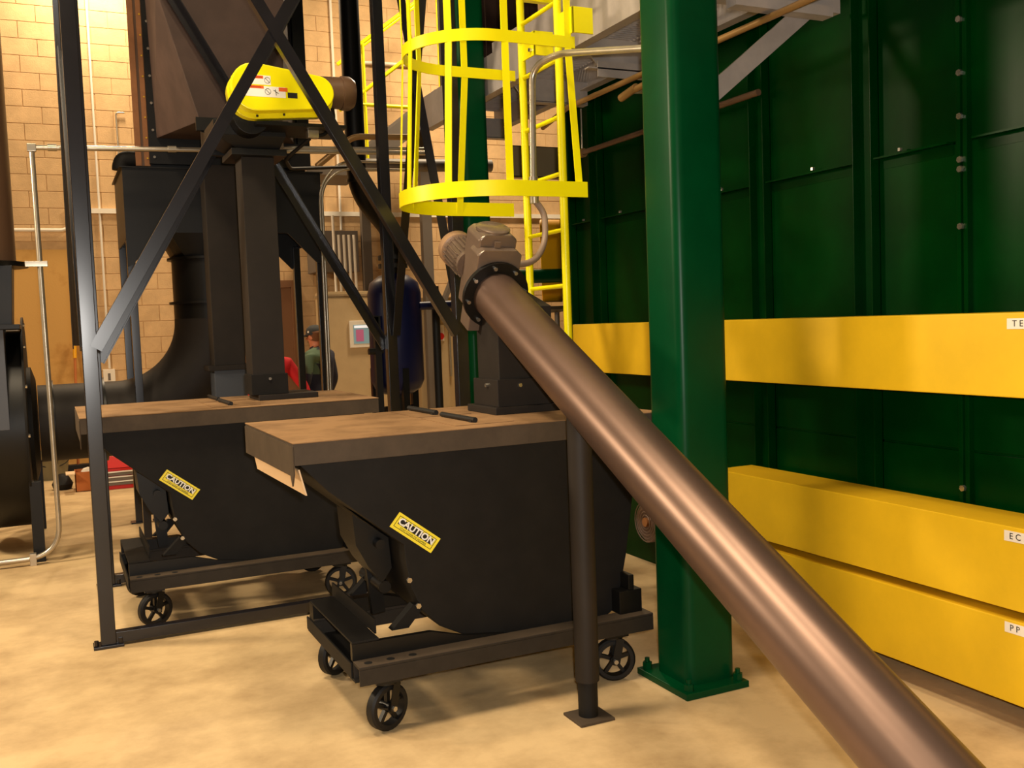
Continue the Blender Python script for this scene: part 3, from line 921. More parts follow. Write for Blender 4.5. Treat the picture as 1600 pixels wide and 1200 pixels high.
of = obj('outlet_flange', MB().box(-0.74, 7.92, 1.73, -0.19, 8.52, 1.765), M_black, fa, bevel=0.003)
obj('outlet_throat', MB().hexa([(-0.68, 7.98, 1.765), (-0.24, 7.98, 1.765), (-0.24, 8.46, 1.765), (-0.68, 8.46, 1.765)],
                              [(-0.70, 7.96, 2.19), (-0.215, 7.96, 2.19), (-0.215, 8.48, 2.19), (-0.70, 8.48, 2.19)]), M_black, fa, bevel=0.003)
obj('stack_flange', MB().cyl((-0.47, 8.25, 2.19), (-0.47, 8.25, 2.225), 0.36, n=32), M_black, fa)
obj('discharge_stack', MB().cyl((-0.47, 8.25, 2.225), (-0.47, 8.25, 7.5), 0.28, n=36), M_motor, fa)
obj('leg', MB().box(-0.205, 8.02, 0, -0.125, 8.10, 0.60), M_black, fa, bevel=0.003)
obj('leg', MB().box(-0.60, 8.02, 0, -0.52, 8.10, 0.42), M_black, fa, bevel=0.003)
obj('leg', MB().box(-0.205, 9.42, 0, -0.125, 9.50, 0.60), M_black, fa, bevel=0.003)
obj('leg', MB().box(-0.60, 9.42, 0, -0.52, 9.50, 0.42), M_black, fa, bevel=0.003)

# silver conduit running round the fan and across
t = thing('long_conduit', 'silver conduit rising from the floor by the fan and crossing to the right', 'conduit', (-0.02, 7.93, 0))
obj('lower_pipe', MB().tube([(-1.4, 7.93, 0.05), (-0.02, 7.93, 0.05), (-0.035, 7.93, 3.0)], 0.019, bend=0.24, seg=8), M_gal, t)
obj('elbow_fitting', MB().box(-0.065, 7.905, 3.0, -0.005, 7.955, 3.055), M_gal, t, bevel=0.004)
obj('upper_pipe', MB().cyl((-0.01, 7.93, 3.03), (3.05, 7.93, 3.105), 0.019, n=12), M_gal, t)
for x in (0.07, 0.90):
    obj('coupling', MB().cyl((x, 7.93, 3.032 + 0.0245 * x), (x + 0.06, 7.93, 3.0335 + 0.0245 * x), 0.026, n=12), M_gal, t)
obj('floor_clamp', MB().box(-0.23, 7.90, 0, -0.185, 7.96, 0.09), M_gal, t, bevel=0.003)
obj('wall_clamp', MB().box(-0.13, 7.91, 2.175, 0.02, 7.95, 2.215), M_gal, t, bevel=0.003)

# other pipes beside the plenum
for i, (pts, r, lab) in enumerate((
        ([(2.115, 8.22, 0.02), (2.128, 8.22, 2.84), (2.30, 8.22, 3.06), (3.0, 8.22, 3.07)], 0.011, 'left one of the two silver conduits bending beside the plenum leg'),
        ([(2.143, 8.25, 0.02), (2.156, 8.25, 2.84), (2.31, 8.25, 3.00), (3.0, 8.25, 3.01)], 0.011, 'right one of the two silver conduits bending beside the plenum leg'),
        ([(2.10, 8.16, 3.0), (2.30, 8.16, 3.16), (2.42, 8.16, 3.26), (3.0, 8.16, 3.28)], 0.026, 'tan pipe arching highest above the plenum to the right'))):
    single('bent_conduit', MB().tube(pts, r, bend=0.18, seg=8), (M_gal, M_gal, M_tan)[i], lab, 'conduit', 'bent pipes beside the plenum')
single('thin_conduit', MB().tube([(1.80, 8.1, 3.13), (3.1, 8.1, 3.17)], 0.016), M_gal, 'thin straight conduit just above the long silver one', 'conduit')

# ================================================================== blue tank
bt = thing('pressure_tank', 'upright dark blue pressure tank behind the black posts', 'tank', (3.01, 9.0, 0))
TX, TY = 3.005, 9.0
obj('shell', MB().lathe((TX, TY, 0.98), (0, 0, 1), [(0.02, 0), (0.14, 0.02), (0.22, 0.07), (0.255, 0.15), (0.255, 0.98), (0.23, 1.08), (0.14, 1.15), (0.05, 1.17), (0.0, 1.17)], 36), M_blue, bt)
for k in range(3):
    a = 2 * PI * k / 3 + 0.5
    obj('leg', MB().box(TX + 0.23 * math.cos(a) - 0.03, TY + 0.23 * math.sin(a) - 0.03, 0, TX + 0.23 * math.cos(a) + 0.03, TY + 0.23 * math.sin(a) + 0.03, 1.25), M_black, bt)
obj('top_flange', MB().lathe((TX, TY, 2.14), (0, 0, 1), [(0.05, 0), (0.05, 0.06), (0.14, 0.06), (0.14, 0.10), (0.06, 0.10), (0.06, 0.14), (0.14, 0.14), (0.14, 0.18), (0.05, 0.18)], 24), M_blk, bt)
obj('drain_valve', MB().cyl((TX, TY, 0.78), (TX, TY, 1.0), 0.05, n=16).cyl((TX - 0.14, TY, 0.84), (TX + 0.14, TY, 0.84), 0.045, n=14), M_blk, bt)
obj('side_valve', MB().cyl((2.68, 8.85, 1.42), (2.82, 8.85, 1.42), 0.03, n=12).box(2.74, 8.82, 0.5, 2.80, 8.88, 1.75).box(2.74, 8.82, 1.62, 2.78, 8.88, 1.74), M_blk, bt)
obj('side_pipe', MB().cyl((3.2, 8.86, 1.83), (3.9, 8.86, 1.84), 0.04, n=16), M_blue, bt)
t = thing('riser_pipe', 'thick black pipe bending down into the top of the blue tank', 'pipe', (2.69, 9.0, 2.3))
obj('pipe', MB().tube([(TX, TY, 2.32), (TX, TY, 2.55), (2.69, TY, 2.92), (2.69, TY, 3.35), (2.69, TY, 7.5)], 0.093, n=24, bend=0.22, seg=8), M_black, t)
obj('weld_collar', MB().cyl((2.69, TY, 3.0), (2.69, TY, 3.03), 0.097, n=24), M_black, t)
single('stand_pipe', MB().cyl((3.42, 9.0, 0), (3.42, 9.0, 2.02), 0.04, n=14), M_blk, 'upright black pipe just right of the blue tank', 'pipe')

# ================================================================== control cabinets on the far wall
c1 = thing('control_cabinet', 'tall beige control cabinet with a lit touch screen', 'cabinet', (3.6, 12.45, 0))
obj('cabinet_body', MB().box(3.17, 12.22, 0, 4.15, 12.75, 2.11), M_cab, c1, bevel=0.006)
obj('cabinet_door', MB().box(3.19, 12.20, 0.1, 4.13, 12.22, 2.03), M_cab, c1, bevel=0.006)
obj('top_trim', MB().box(3.16, 12.19, 2.05, 4.16, 12.76, 2.075), M_cabd, c1)
sc1 = obj('touch_screen', MB().box(3.45, 12.17, 1.39, 3.78, 12.20, 1.735), M_white, c1, bevel=0.008)
obj('display', MB().box(3.50, 12.166, 1.44, 3.73, 12.17, 1.68), M_screen, sc1)
obj('display_row', MB().box(3.51, 12.163, 1.64, 3.72, 12.166, 1.672), M_screenw, sc1)
obj('display_field', MB().box(3.53, 12.163, 1.47, 3.63, 12.166, 1.62), M_screenr, sc1)
c2 = thing('motor_cabinet', 'beige electrical cabinet with a red rotary switch', 'cabinet', (4.75, 12.45, 0))
obj('cabinet_body', MB().box(4.40, 12.22, 0, 5.35, 12.75, 2.0), M_cab, c2, bevel=0.006)
obj('cabinet_door', MB().box(4.56, 12.20, 0.1, 5.33, 12.22, 1.92), M_cab, c2, bevel=0.006)
sw = obj('switch_plate', MB().box(4.60, 12.19, 1.43, 4.74, 12.20, 1.64), M_white, c2)
obj('rotary_switch', MB().cyl((4.68, 12.19, 1.49), (4.68, 12.15, 1.49), 0.045, n=18), M_red, sw)
obj('door_handle', MB().box(4.80, 12.17, 0.95, 4.825, 12.20, 1.58), M_gal, c2, bevel=0.004)
# wall conduits into the cabinet
for i in range(5):
    x = 3.42 + i * 0.068
    single('cabinet_conduit', MB().cyl((x, 12.6, 2.11), (x - 0.003, 12.6, 2.86 + (0.25 if i == 0 else 0)), 0.019, n=10), M_white,
           ('leftmost', 'second', 'middle', 'fourth', 'rightmost')[i] + ' of five white conduits rising from the beige control cabinet', 'conduit', 'conduits into the control cabinet')
single('wire_box', MB().box(3.25, 12.95, 2.40, 3.85, 13.39, 2.95), M_grey, 'grey wireway box on the block wall above the control cabinet', 'box', bevel=0.006)
single('cross_conduit', MB().box(0.30, YB - 0.06, 3.19, 7.9, YB - 0.004, 3.25), M_white, 'long white wall pipe running level across the block wall', 'pipe')
single('short_wall_pipe', MB().tube([(-0.6, YB - 0.04, 2.98), (0.25, YB - 0.04, 2.98), (0.33, YB - 0.04, 3.05), (0.33, YB - 0.04, 3.2)], 0.022, bend=0.05), M_white, 'short white pipe low on the wall at far left', 'pipe')
single('vertical_conduit', MB().cyl((0.66, YB - 0.03, 1.25), (0.66, YB - 0.03, 6.4), 0.014, n=8), M_white, 'white vertical conduit running down to the white outlet box', 'conduit')
single('vertical_conduit', MB().cyl((3.74, YB - 0.03, 3.0), (3.74, YB - 0.03, 6.6), 0.018, n=8), M_white, 'white vertical conduit on the wall right of the yellow guard', 'conduit')
single('vertical_conduit', MB().tube([(0.93, YB - 0.03, 3.35), (0.92, YB - 0.03, 4.45), (1.02, YB - 0.03, 4.45)], 0.010, bend=0.04), M_gal, 'short thin conduit on the bright wall beside the tan flanges', 'conduit')
ob = thing('outlet_box', 'small white outlet box on the block wall left of the elbow duct', 'box', (0.65, YB - 0.03, 1.1))
obj('box_body', MB().box(0.58, YB - 0.06, 1.06, 0.72, YB - 0.002, 1.24), M_white, ob, bevel=0.004)
obj('socket', MB().box(0.635, YB - 0.064, 1.10, 0.665, YB - 0.06, 1.19), M_grey, ob)
bm_ = thing('push_broom', 'yellow-ended broom handle leaning on the concrete wall', 'broom', (0.26, 13.2, 0))
obj('handle', MB().cyl((0.22, 13.05, 0.1), (0.27, 13.31, 1.45), 0.016, n=10), M_card, bm_)
obj('grip', MB().cyl((0.268, 13.302, 1.40), (0.275, 13.338, 1.60), 0.022, n=10), M_yelo, bm_)
obj('broom_head', MB().box(0.02, 12.99, 0.0, 0.42, 13.11, 0.11), M_blk, bm_, bevel=0.01)

# pail, box, toolbox near the far left
pa = thing('pail', 'grey-green pail on the floor at far left below the round duct', 'pail', (-0.06, 12.75, 0))
obj('bucket', MB().lathe((-0.06, 12.75, 0.0), (0, 0, 1), [(0.15, 0), (0.19, 0.32), (0.20, 0.33), (0.18, 0.33), (0.14, 0.02)], 28), M_pail, pa)
obj('bail_handle', MB().tube([(-0.06 + 0.2 * math.cos(a), 12.6, 0.30 - 0.15 * math.sin(a)) for a in [PI * i / 12 for i in range(13)]], 0.005, n=6), M_blk, pa)
cb = thing('cardboard_box', 'open orange-brown cardboard box beside the red toolbox', 'box', (0.3, 11.6, 0))
x0, y0, x1, y1, h = 0.155, 11.45, 0.375, 11.75, 0.21
obj('carton', MB().box(x0, y0, 0, x1, y0 + 0.008, h).box(x0, y1 - 0.008, 0, x1, y1, h).box(x0, y0, 0, x0 + 0.008, y1, h).box(x1 - 0.008, y0, 0, x1, y1, h).box(x0, y0, 0, x1, y1, 0.006), M_card, cb)
obj('flap', MB().bar((x0, y0, h), (x0 - 0.09, y0 + 0.0, h + 0.0), 0.01, 0.25, (0, 0, 1)), M_paper, cb)
obj('flap', MB().box(x1 - 0.02, y0, h, x1 - 0.01, y1, h + 0.14), M_card, cb)
obj('crumpled_paper', MB().lathe((0.29, 11.6, h - 0.05), (0, 0, 1), [(0.07, 0), (0.075, 0.04), (0.05, 0.07), (0, 0.085)], 9), M_white, cb, smooth=0)
single('dark_bag', MB().lathe((0.03, 11.78, 0), (0, 0, 1), [(0.09, 0), (0.11, 0.06), (0.07, 0.14), (0.03, 0.17), (0.0, 0.175)], 10), M_blackm, 'small dark bag on the floor left of the cardboard box', 'bag')
tb = thing('toolbox', 'red metal toolbox with pale drawer edges on the far floor', 'toolbox', (0.62, 11.55, 0))
TX0, TX1, TY0, TY1 = 0.40, 0.90, 11.38, 11.68
obj('case', MB().box(TX0, TY0, 0, TX1, TY1, 0.225), M_red, tb, bevel=0.004)
for z in (0.045, 0.095, 0.15):
    dr = obj('drawer', MB().box(TX0 + 0.01, TY0 - 0.012, z, TX1 - 0.01, TY0, z + 0.045), M_grey, tb)
    obj('drawer_pull', MB().box(TX0 + 0.01, TY0 - 0.022, z + 0.033, TX1 - 0.01, TY0 - 0.008, z + 0.046), M_chrome, dr)
obj('lid', MB().hexa([(TX0, TY0, 0.23), (TX1, TY0, 0.23), (TX1, TY1, 0.23), (TX0, TY1, 0.23)],
                     [(TX0 + 0.04, TY0 + 0.1, 0.35), (TX1 - 0.04, TY0 + 0.1, 0.35), (TX1 - 0.04, TY1 - 0.06, 0.35), (TX0 + 0.04, TY1 - 0.06, 0.35)]), M_red, tb, bevel=0.004)
obj('carry_handle', MB().tube([(0.52, 11.53, 0.35), (0.52, 11.53, 0.40), (0.78, 11.53, 0.40), (0.78, 11.53, 0.35)], 0.009, bend=0.03), M_blk, tb)

# ================================================================== caged ladder
ld = thing('caged_ladder', 'bright yellow fixed ladder with a round safety cage', 'ladder', (2.58, 4.98, 0))
LX, LN, LF = 2.58, 4.757, 5.207
for y in (LN, LF):
    obj('rail', MB().cyl((LX, y, 0), (LX, y, 5.2), 0.0225, n=16), M_yel, ld)
r0 = None
for k in range(17):
    z = 0.31 + 0.305 * k
    if r0 is None:
        r0 = obj('rung', MB().cyl((LX, LN + 0.02, z), (LX, LF - 0.02, z), 0.0125, n=10), M_yel, ld)
    else:
        inst(r0, ld, (0, 0, 0.305 * k))
LC = 4.982


def hoop_path(xs, hw, xl, n=20):
    """plan outline: from near rail end round the climber's side to the far rail end"""
    r = hw
    cx = xl + r
    pts = [(xs, LC - hw)]
    for k in range(n + 1):
        a = -PI / 2 - PI * k / n
        pts.append((cx + r * math.cos(a), LC + r * math.sin(a)))
    pts.append((xs, LC + hw))
    return pts


def strip(pts, z0, z1, th=0.008):
    mb = MB()
    vs, fs = [], []
    n = len(pts)
    for i, p in enumerate(pts):
        a = V(pts[max(i - 1, 0)])
        b = V(pts[min(i + 1, n - 1)])
        d = (b - a).normalized()
        nr = V((-d.y, d.x)) * th / 2
        for s, z in ((1, z0), (-1, z0), (-1, z1), (1, z1)):
            vs.append((p[0] + nr.x * s, p[1] + nr.y * s, z))
    for i in range(n - 1):
        for k in range(4):
            j = (k + 1) % 4
            fs.append((i * 4 + k, i * 4 + j, i * 4 + 4 + j, i * 4 + 4 + k))
    fs += [(3, 2, 1, 0), tuple(range(4 * n - 4, 4 * n))]
    return mb.add(vs, fs)


hpA = hoop_path(2.60, 0.452, 1.745)
hpB = hoop_path(2.60, 0.366, 1.79)
obj('hoop', strip(hpA, 2.285, 2.365), M_yel, ld, smooth=50)
obj('hoop', strip(hpB, 3.075, 3.135), M_yel, ld, smooth=50)
obj('hoop', strip(hpB, 4.30, 4.36), M_yel, ld, smooth=50)


def at_len(pts, f):
    L = [0]
    for a, b in zip(pts, pts[1:]):
        L.append(L[-1] + (V(b) - V(a)).length)
    t_ = f * L[-1]
    for i in range(len(pts) - 1):
        if t_ <= L[i + 1] + 1e-9:
            s = (t_ - L[i]) / (L[i + 1] - L[i])
            return V(pts[i]).lerp(V(pts[i + 1]), s), (V(pts[i + 1]) - V(pts[i])).normalized()


for f in (0.02, 0.2, 0.345, 0.475, 0.56, 0.69, 0.84):
    a, da = at_len(hpA, f)
    b2, db = at_len(hpB, f)
    na, nb2 = V((-da.y, da.x)) * -0.008, V((-db.y, db.x)) * -0.008
    pa_, pb_ = V((a.x, a.y, 2.29)), V((b2.x, b2.y, 3.075))
    o_ = MB().bar(pa_, pb_, 0.038, 0.007, V((da.x, da.y, 0)))
    o_.bar(pb_, V((b2.x, b2.y, 4.6)), 0.038, 0.007, V((db.x, db.y, 0)))
    obj('cage_bar', o_, M_yel, ld)
for y, s in ((LN, -1), (LF, -1)):
    bk = obj('wall_bracket', MB().box(LX - 0.005, y - 0.17, 3.15, LX + 0.005, y - 0.01, 3.285).box(LX - 0.005, y - 0.17, 3.15, 2.70, y - 0.16, 3.285), M_yel, ld, bevel=0.002)
    for z in (3.185, 3.25):
        q = V((LX - 0.005, y - 0.13, z))
        obj('bolt', MB().cyl(q, q - V((0.014, 0, 0)), 0.012, n=6), M_bolt, bk)
    obj('upper_bracket', MB().box(LX, y - 0.02, 3.5, 2.9, y + 0.02, 3.55), M_yel, ld)

# ================================================================== elevated walkway (underside in view)
wk = thing('walkway', 'grey steel walkway with open grating high along the green wall', 'walkway', (3.05, 4.9, 3.1))
ZW = 3.205
obj('edge_channel', MB().box(2.82, 3.80, ZW, 2.828, 7.5, ZW + 0.26).box(2.828, 3.80, ZW, 2.89, 7.5, ZW + 0.01).box(2.828, 3.80, ZW + 0.25, 2.89, 7.5, ZW + 0.26), M_galp, wk)
obj('inner_channel', MB().box(3.44, 3.2, ZW, 3.448, 7.5, ZW + 0.26).box(3.38, 3.2, ZW, 3.44, 7.5, ZW + 0.01), M_galp, wk)
for y in (5.0, 5.95, 7.2):
    obj('cross_channel', MB().xz([(2.84, ZW + 0.06), (2.96, ZW - 0.09), (3.44, ZW - 0.09), (3.44, ZW + 0.06)], y, y + 0.008).box(2.96, y, ZW - 0.095, 3.44, y + 0.07, ZW - 0.086), M_galp, wk)
obj('near_cross_channel', MB().box(2.70, 3.57, 3.03, 3.44, 3.578, 3.24).box(2.70, 3.578, 3.03, 3.44, 3.64, 3.04).box(2.78, 3.50, 2.985, 3.33, 3.57, 3.03), M_galp, wk)
obj('bracket_angle', MB().box(2.93, 4.94, 3.03, 3.4, 4.948, 3.12).box(2.87, 4.94, 3.075, 3.4, 4.99, 3.083), M_galp, wk)
gr = MB()
k = 0
yy = 3.45
while yy < 7.48:
    gr.box(2.84, yy, ZW + 0.18, 3.44, yy + 0.005, ZW + 0.21)
    yy += 0.038
for x in (2.9, 3.04, 3.16, 3.28, 3.4):
    gr.box(x, 3.45, ZW + 0.197, x + 0.006, 7.48, ZW + 0.206)
obj('grating', gr, M_galp, wk, smooth=0, kind='stuff')
obj('added_shade_plate', MB().box(2.68, -3.5, 3.26, 3.44, 3.44, 3.29), M_galp, wk, smooth=0)  # solid plate added out of view to shade the upper green wall
obj('toe_plate', MB().box(2.83, 3.45, ZW + 0.21, 2.836, 6.16, ZW + 0.33), M_galp, wk)
hs = thing('equipment_housing', 'dark brown housing standing on the walkway behind the ladder cage', 'housing', (3.2, 7.0, ZW + 0.21))
obj('housing_body', MB().box(2.95, 6.62, ZW + 0.212, 3.43, 7.45, 6.0), M_hous, hs, bevel=0.006)
for x in (2.99, 3.17, 3.35):
    obj('seam_rib', MB().box(x, 6.60, ZW + 0.22, x + 0.035, 6.62, 6.0), M_hous, hs)
kb = obj('knee_brace', MB().bar((2.69, 3.61, 2.60), (3.35, 3.61, 3.10), 0.085, 0.012, (0, 0, 1)), M_galp, wk)
single('tan_conduit', MB().tube([(2.98, 2.9, 2.955), (2.98, 5.4, 2.955), (3.06, 5.9, 2.93)], 0.016, bend=0.05), M_tan, 'tan conduit running lengthwise under the walkway', 'conduit')
t = thing('conduit_junction', 'tan conduit tee fitting under the walkway with a drop rod', 'fitting', (2.95, 4.9, 2.9))
obj('tee_body', MB().cyl((2.98, 4.62, 2.90), (2.98, 4.78, 2.876), 0.022, n=14), M_tan, t)
obj('branch_pipe', MB().tube([(2.98, 4.35, 2.955), (2.98, 4.45, 2.90), (2.98, 4.62, 2.89)], 0.018, bend=0.04), M_tan, t)
obj('level_pipe', MB().cyl((2.98, 4.66, 2.885), (3.5, 4.60, 2.90), 0.012, n=10), M_gal, t)
hp = thing('wall_pipe', 'thin brown pipe hung from a rod along the green wall', 'pipe', (3.47, 5.2, 2.81))
obj('pipe', MB().cyl((3.47, 4.2, 2.81), (3.47, 6.12, 2.815), 0.018, n=12), M_motor, hp)
obj('hanger_rod', MB().cyl((3.47, 6.1, 2.82), (3.47, 6.1, 3.12), 0.006, n=8), M_gal, hp)
obj('hanger_clip', MB().lathe((3.47, 6.08, 2.813), (0, 1, 0), [(0.02, 0), (0.032, 0), (0.032, 0.03), (0.02, 0.03)], 14), M_tan, hp)

# ================================================================== far equipment seen past the ladder
fg = thing('far_chain_guard', 'orange-yellow upright chain guard behind the ladder rails', 'guard', (4.4, 8.5, 1.75))
obj('guard_shell', MB().prism(oval(8.42, 2.48, 0.13, 8.42, 1.95, 0.13), lambda a, b2: (4.30 + (a - 8.42) * 0.55, a, b2), lambda a, b2: (4.52 + (a - 8.42) * 0.55, a, b2)), M_yelo, fg, bevel=0.01)
obj('drive_housing', MB().box(4.53, 8.35, 1.95, 4.85, 8.7, 2.55), M_blk, fg, bevel=0.01)
obj('drip_pan', MB().lathe((4.42, 8.42, 1.72), (0, 0, 1), [(0.05, 0), (0.17, 0.03), (0.19, 0.06), (0.17, 0.06), (0.05, 0.02)], 24), M_blk, fg)
obj('stand', MB().cyl((4.45, 8.42, 0), (4.45, 8.42, 1.73), 0.025, n=10), M_grey, fg)
single('green_cross_pipe', MB().cyl((3.85, 8.2, 2.06), (5.4, 8.2, 2.07), 0.065, n=20), M_greenc, 'thick green pipe running level behind the ladder', 'pipe')
single('far_steel_beam', MB().box(3.6, 7.5, 2.86, 4.4, 7.508, 3.12).box(3.6, 7.5, 2.86, 4.4, 7.6, 2.868).box(3.6, 7.5, 3.112, 4.4, 7.6, 3.12), M_cabd, 'grey steel channel beam seen between the ladder rails', 'beam')

# far stair with yellow handrails, and its legs
st = thing('far_stair', 'far grey stair with yellow handrails above the control cabinets', 'stair', (4.2, 12.0, 0))
S0, S1 = V((3.55, 0, 3.62)), V((4.95, 0, 4.70))
for y in (11.75, 12.5):
    obj('stringer', MB().bar((S0.x, y, S0.z), (S1.x, y, S1.z), 0.24, 0.012, (0, 0, 1)), M_grey, st)
    for dz in (0.82, 1.40):
        obj('handrail', MB().cyl((S0.x, y, S0.z + dz), (S1.x, y, S1.z + dz), 0.024, n=10), M_yel, st)
    obj('rail_post', MB().cyl((3.66, y, 3.6), (3.66, y, 5.12), 0.022, n=10), M_yel, st)
    obj('rail_post', MB().cyl((4.66, y, 4.45), (4.66, y, 6.0), 0.022, n=10), M_yel, st)
for k in range(8):
    f = (k + 0.5) / 8
    p = S0.lerp(S1, f)
    obj('tread', MB().box(p.x - 0.11, 11.76, p.z - 0.02, p.x + 0.11, 12.49, p.z + 0.02), M_grey, st)
obj('level_rail', MB().cyl((3.5, 11.75, 4.36), (4.35, 11.75, 4.36), 0.024, n=10), M_yel, st)
obj('landing', MB().box(2.9, 11.75, 3.50, 3.62, 12.6, 3.60), M_grey, st)
obj('leg', MB().box(4.45, 12.05, 0, 4.58, 12.15, 4.30), M_grey, st)
obj('leg', MB().box(3.90, 12.9, 0, 4.02, 13.0, 3.9), M_grey, st)
obj('leg_brace', MB().bar((4.60, 12.1, 1.7), (5.35, 12.1, 3.3), 0.11, 0.05, (0, 1, 0)), M_grey, st)
single('white_wall_pipe', MB().cyl((3.9, YB - 0.04, 5.3), (5.6, YB - 0.04, 5.34), 0.025, n=10), M_white, 'white level pipe high on the wall behind the stair handrails', 'pipe')
rd = thing('round_duct', 'grey round duct lying level under the far stair', 'duct', (3.9, 10.5, 3.3))
obj('duct_pipe', MB().cyl((3.2, 10.5, 3.42), (4.75, 10.5, 3.46), 0.07, n=20), M_grey, rd)
for x in (3.4, 4.6):
    obj('hanger_rod', MB().cyl((x, 10.5, 3.48), (x, 10.5, 7.6), 0.006, n=6), M_gal, rd)
hb = thing('hung_box', 'small black box hanging below the far stair', 'box', (4.12, 11.3, 3.02))
obj('box_body', MB().box(4.02, 11.2, 3.02, 4.22, 11.4, 3.30), M_blk, hb, bevel=0.006)
obj('hanger_rod', MB().cyl((4.12, 11.3, 3.30), (4.12, 11.3, 7.6), 0.006, n=6), M_gal, hb)


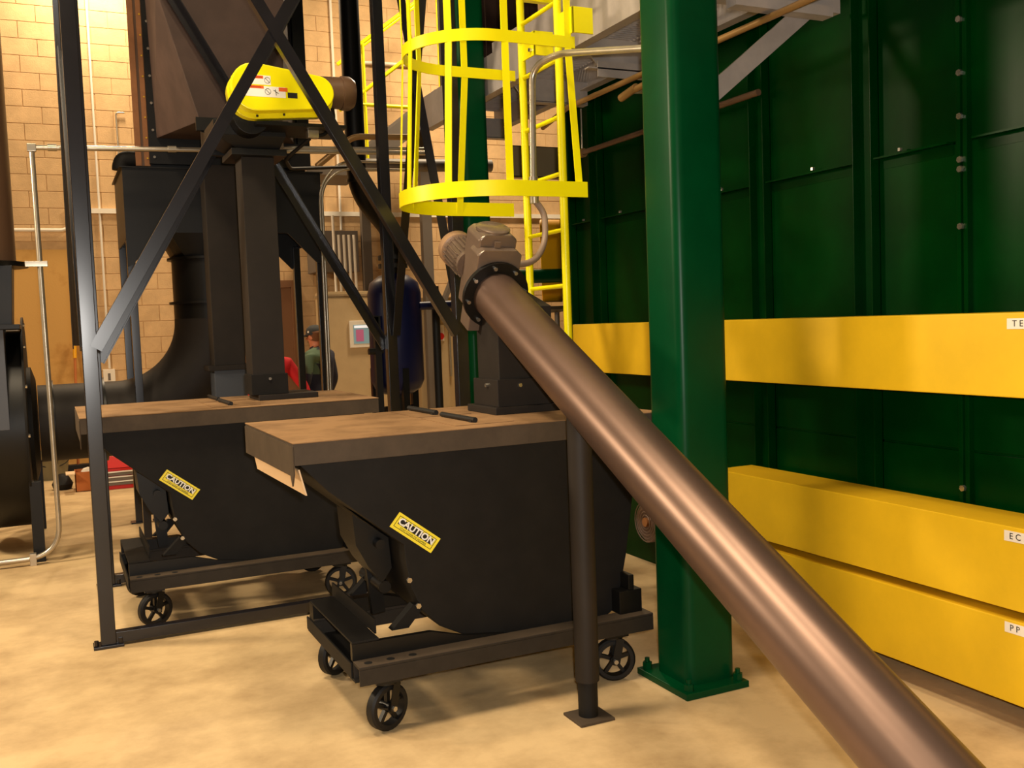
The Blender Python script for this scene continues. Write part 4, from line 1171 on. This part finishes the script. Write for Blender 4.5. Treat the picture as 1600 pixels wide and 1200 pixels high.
# ================================================================== people
def person(name, label, loc, face_deg, cols, arm_out, cap, sc_=1.0):
    """skin-modifier figure; local x = its right-left, y = facing direction, z up"""
    t = thing(name, label, 'person', loc)
    jac, yoke, leg = cols
    vs, es, rad = [], [], []

    def add(p, r, prev=None):
        vs.append(p)
        rad.append(r)
        i = len(vs) - 1
        if prev is not None:
            es.append((prev, i))
        return i
    pel = add((0, 0, 0.92), (0.17, 0.125))
    w = add((0, 0, 1.08), (0.185, 0.13), pel)
    chs = add((0, 0.0, 1.28), (0.215, 0.14), w)
    sh = add((0, -0.01, 1.40), (0.13, 0.095), chs)
    nk = add((0, 0.0, 1.48), (0.058, 0.058), sh)
    hd0 = add((0, 0.02, 1.545), (0.075, 0.085), nk)
    hd1 = add((0, 0.02, 1.63), (0.078, 0.098), hd0)
    add((0, 0.01, 1.69), (0.055, 0.07), hd1)
    for s in (-1, 1):
        out = arm_out[0 if s < 0 else 1]
        so = add((s * 0.19, -0.01, 1.385), (0.085, 0.085), sh)
        elb = add((s * (0.245 + out), -0.03, 1.10), (0.06, 0.06), so)
        wr_ = add((s * (0.24 + out * 1.5), 0.09, 0.86), (0.034, 0.038), elb)
        pm = add((s * (0.24 + out * 1.5), 0.115, 0.79), (0.030, 0.042), wr_)
        for fi in range(4):
            yy2 = 0.085 + fi * 0.022
            ln = (0.06, 0.075, 0.08, 0.065)[fi]
            k1 = add((s * (0.24 + out * 1.5), yy2, 0.745), (0.0095, 0.0095), pm)
            k2 = add((s * (0.235 + out * 1.5), yy2 + 0.006, 0.745 - ln * 0.55), (0.009, 0.009), k1)
            add((s * (0.222 + out * 1.5), yy2 + 0.010, 0.745 - ln), (0.008, 0.008), k2)
        t1 = add((s * (0.235 + out * 1.5), 0.155, 0.79), (0.011, 0.011), pm)
        add((s * (0.225 + out * 1.5), 0.178, 0.745), (0.010, 0.010), t1)
        hip = add((s * 0.095, 0, 0.84), (0.098, 0.105), pel)
        kn = add((s * 0.105, 0.01, 0.48), (0.062, 0.068), hip)
        an = add((s * 0.11, -0.02, 0.10), (0.042, 0.05), kn)
        ft = add((s * 0.115, 0.05, 0.045), (0.045, 0.042), an)
        add((s * 0.125, 0.16, 0.04), (0.042, 0.035), ft)
    R = Matrix.Rotation(math.radians(face_deg), 4, 'Z')
    me = bpy.data.meshes.new('body')
    me.from_pydata([tuple(R @ (V(p) * sc_)) for p in vs], es, [])
    o = bpy.data.objects.new('body', me)
    COL.objects.link(o)
    sk = o.modifiers.new('skin', 'SKIN')
    sk.use_smooth_shade = True
    lay = me.skin_vertices[0] if me.skin_vertices else None
    if lay is None:
        bm2 = bmesh.new()
        bm2.from_mesh(me)
        bm2.verts.layers.skin.verify()
        bm2.to_mesh(me)
        bm2.free()
        lay = me.skin_vertices[0]
    for i, rr in enumerate(rad):
        lay.data[i].radius = (rr[0] * sc_, rr[1] * sc_)
        lay.data[i].use_root = (i == 0)
    o.modifiers.new('sub', 'SUBSURF').levels = 2
    o.modifiers['sub'].render_levels = 2
    dg = bpy.context.evaluated_depsgraph_get()
    me2 = bpy.data.meshes.new_from_object(o.evaluated_get(dg))
    bpy.data.objects.remove(o)
    for m in (M_skin, jac, yoke, leg, M_blk):
        me2.materials.append(m)
    for p in me2.polygons:
        c = (R.inverted() @ p.center) / sc_
        p.use_smooth = True
        if c.z > 1.49 and abs(c.x) < 0.12:
            p.material_index = 0
        elif abs(c.x) > 0.16 and c.z < 0.855 and c.z > 0.55:
            p.material_index = 0
        elif c.z > 0.9 or abs(c.x) > 0.2 and c.z > 0.8:
            p.material_index = 2 if (c.z > 1.2 and c.x < -0.09) else 1
        elif c.z > 0.085:
            p.material_index = 3
        else:
            p.material_index = 4
    bo = bpy.data.objects.new('body', me2)
    COL.objects.link(bo)
    bo.parent = t
    # head details turn with the head
    off = V(loc)
    G = lambda p: off + R @ (V(p) * sc_)
    hm = MB()
    hm.cyl(G((0, 0.115, 1.595)), G((0, 0.138, 1.575)), 0.010 * sc_, 0.014 * sc_, n=8)
    obj('nose', hm, M_skin, t)
    for s in (-1, 1):
        obj('ear', MB().lathe(G((s * 0.082, 0.01, 1.60)), R @ V((s, 0, 0)), [(0.028, 0), (0.03, 0.008), (0.018, 0.014)], 12), M_skin, t)
        obj('eye', MB().lathe(G((s * 0.034, 0.104, 1.615)), R @ V((0, 1, 0)), [(0.011, 0), (0.008, 0.006), (0, 0.008)], 10), M_blk, t)
    obj('mouth', MB().bar(G((-0.025, 0.107, 1.545)), G((0.025, 0.107, 1.545)), 0.008, 0.008), M_motor, t)
    hr = [(0.086, 0), (0.092, 0.05), (0.088, 0.10), (0.06, 0.125), (0.0, 0.135)]
    obj('hair', MB().lathe(G((0, 0.0, 1.575)), (0, -0.25, 1), [(r2 * sc_, h2 * sc_) for r2, h2 in hr], 20), M_hair, t)
    if cap:
        cp = obj('cap', MB().lathe(G((0, 0.012, 1.625)), R @ V((0, -0.1, 1)), [(0.100, 0), (0.105, 0.02), (0.098, 0.065), (0.065, 0.098), (0.02, 0.11), (0.0, 0.11)], 24), M_cap, t)
        br = MB()
        pr = [(0.1 * math.cos(a), 0.02 + 0.19 * math.sin(a)) for a in [PI * i / 12 for i in range(13)]]
        br.prism(pr, lambda a, b2: G((a, b2, 1.622 - 0.02 * (b2 > 0.1))), lambda a, b2: G((a, b2, 1.634 - 0.02 * (b2 > 0.1))))
        obj('cap_brim', br, M_cap, t)
        obj('cap_badge', MB().cyl(G((-0.09, 0.03, 1.66)), G((-0.108, 0.03, 1.66)), 0.012, n=8), M_white, t)
    return t


person('person', 'person in dark cap and navy jacket with sage shoulders, back to the viewer', (2.69, 10.85, 0), 40,
       (M_navy, M_sage, M_trous), (0.02, 0.02), True, 0.975)
person('person', 'person in a red jacket mostly hidden behind the square duct', (2.12, 10.6, 0), 170,
       (M_redcl, M_redcl, M_trous), (0.13, 0.02), False, 0.93)
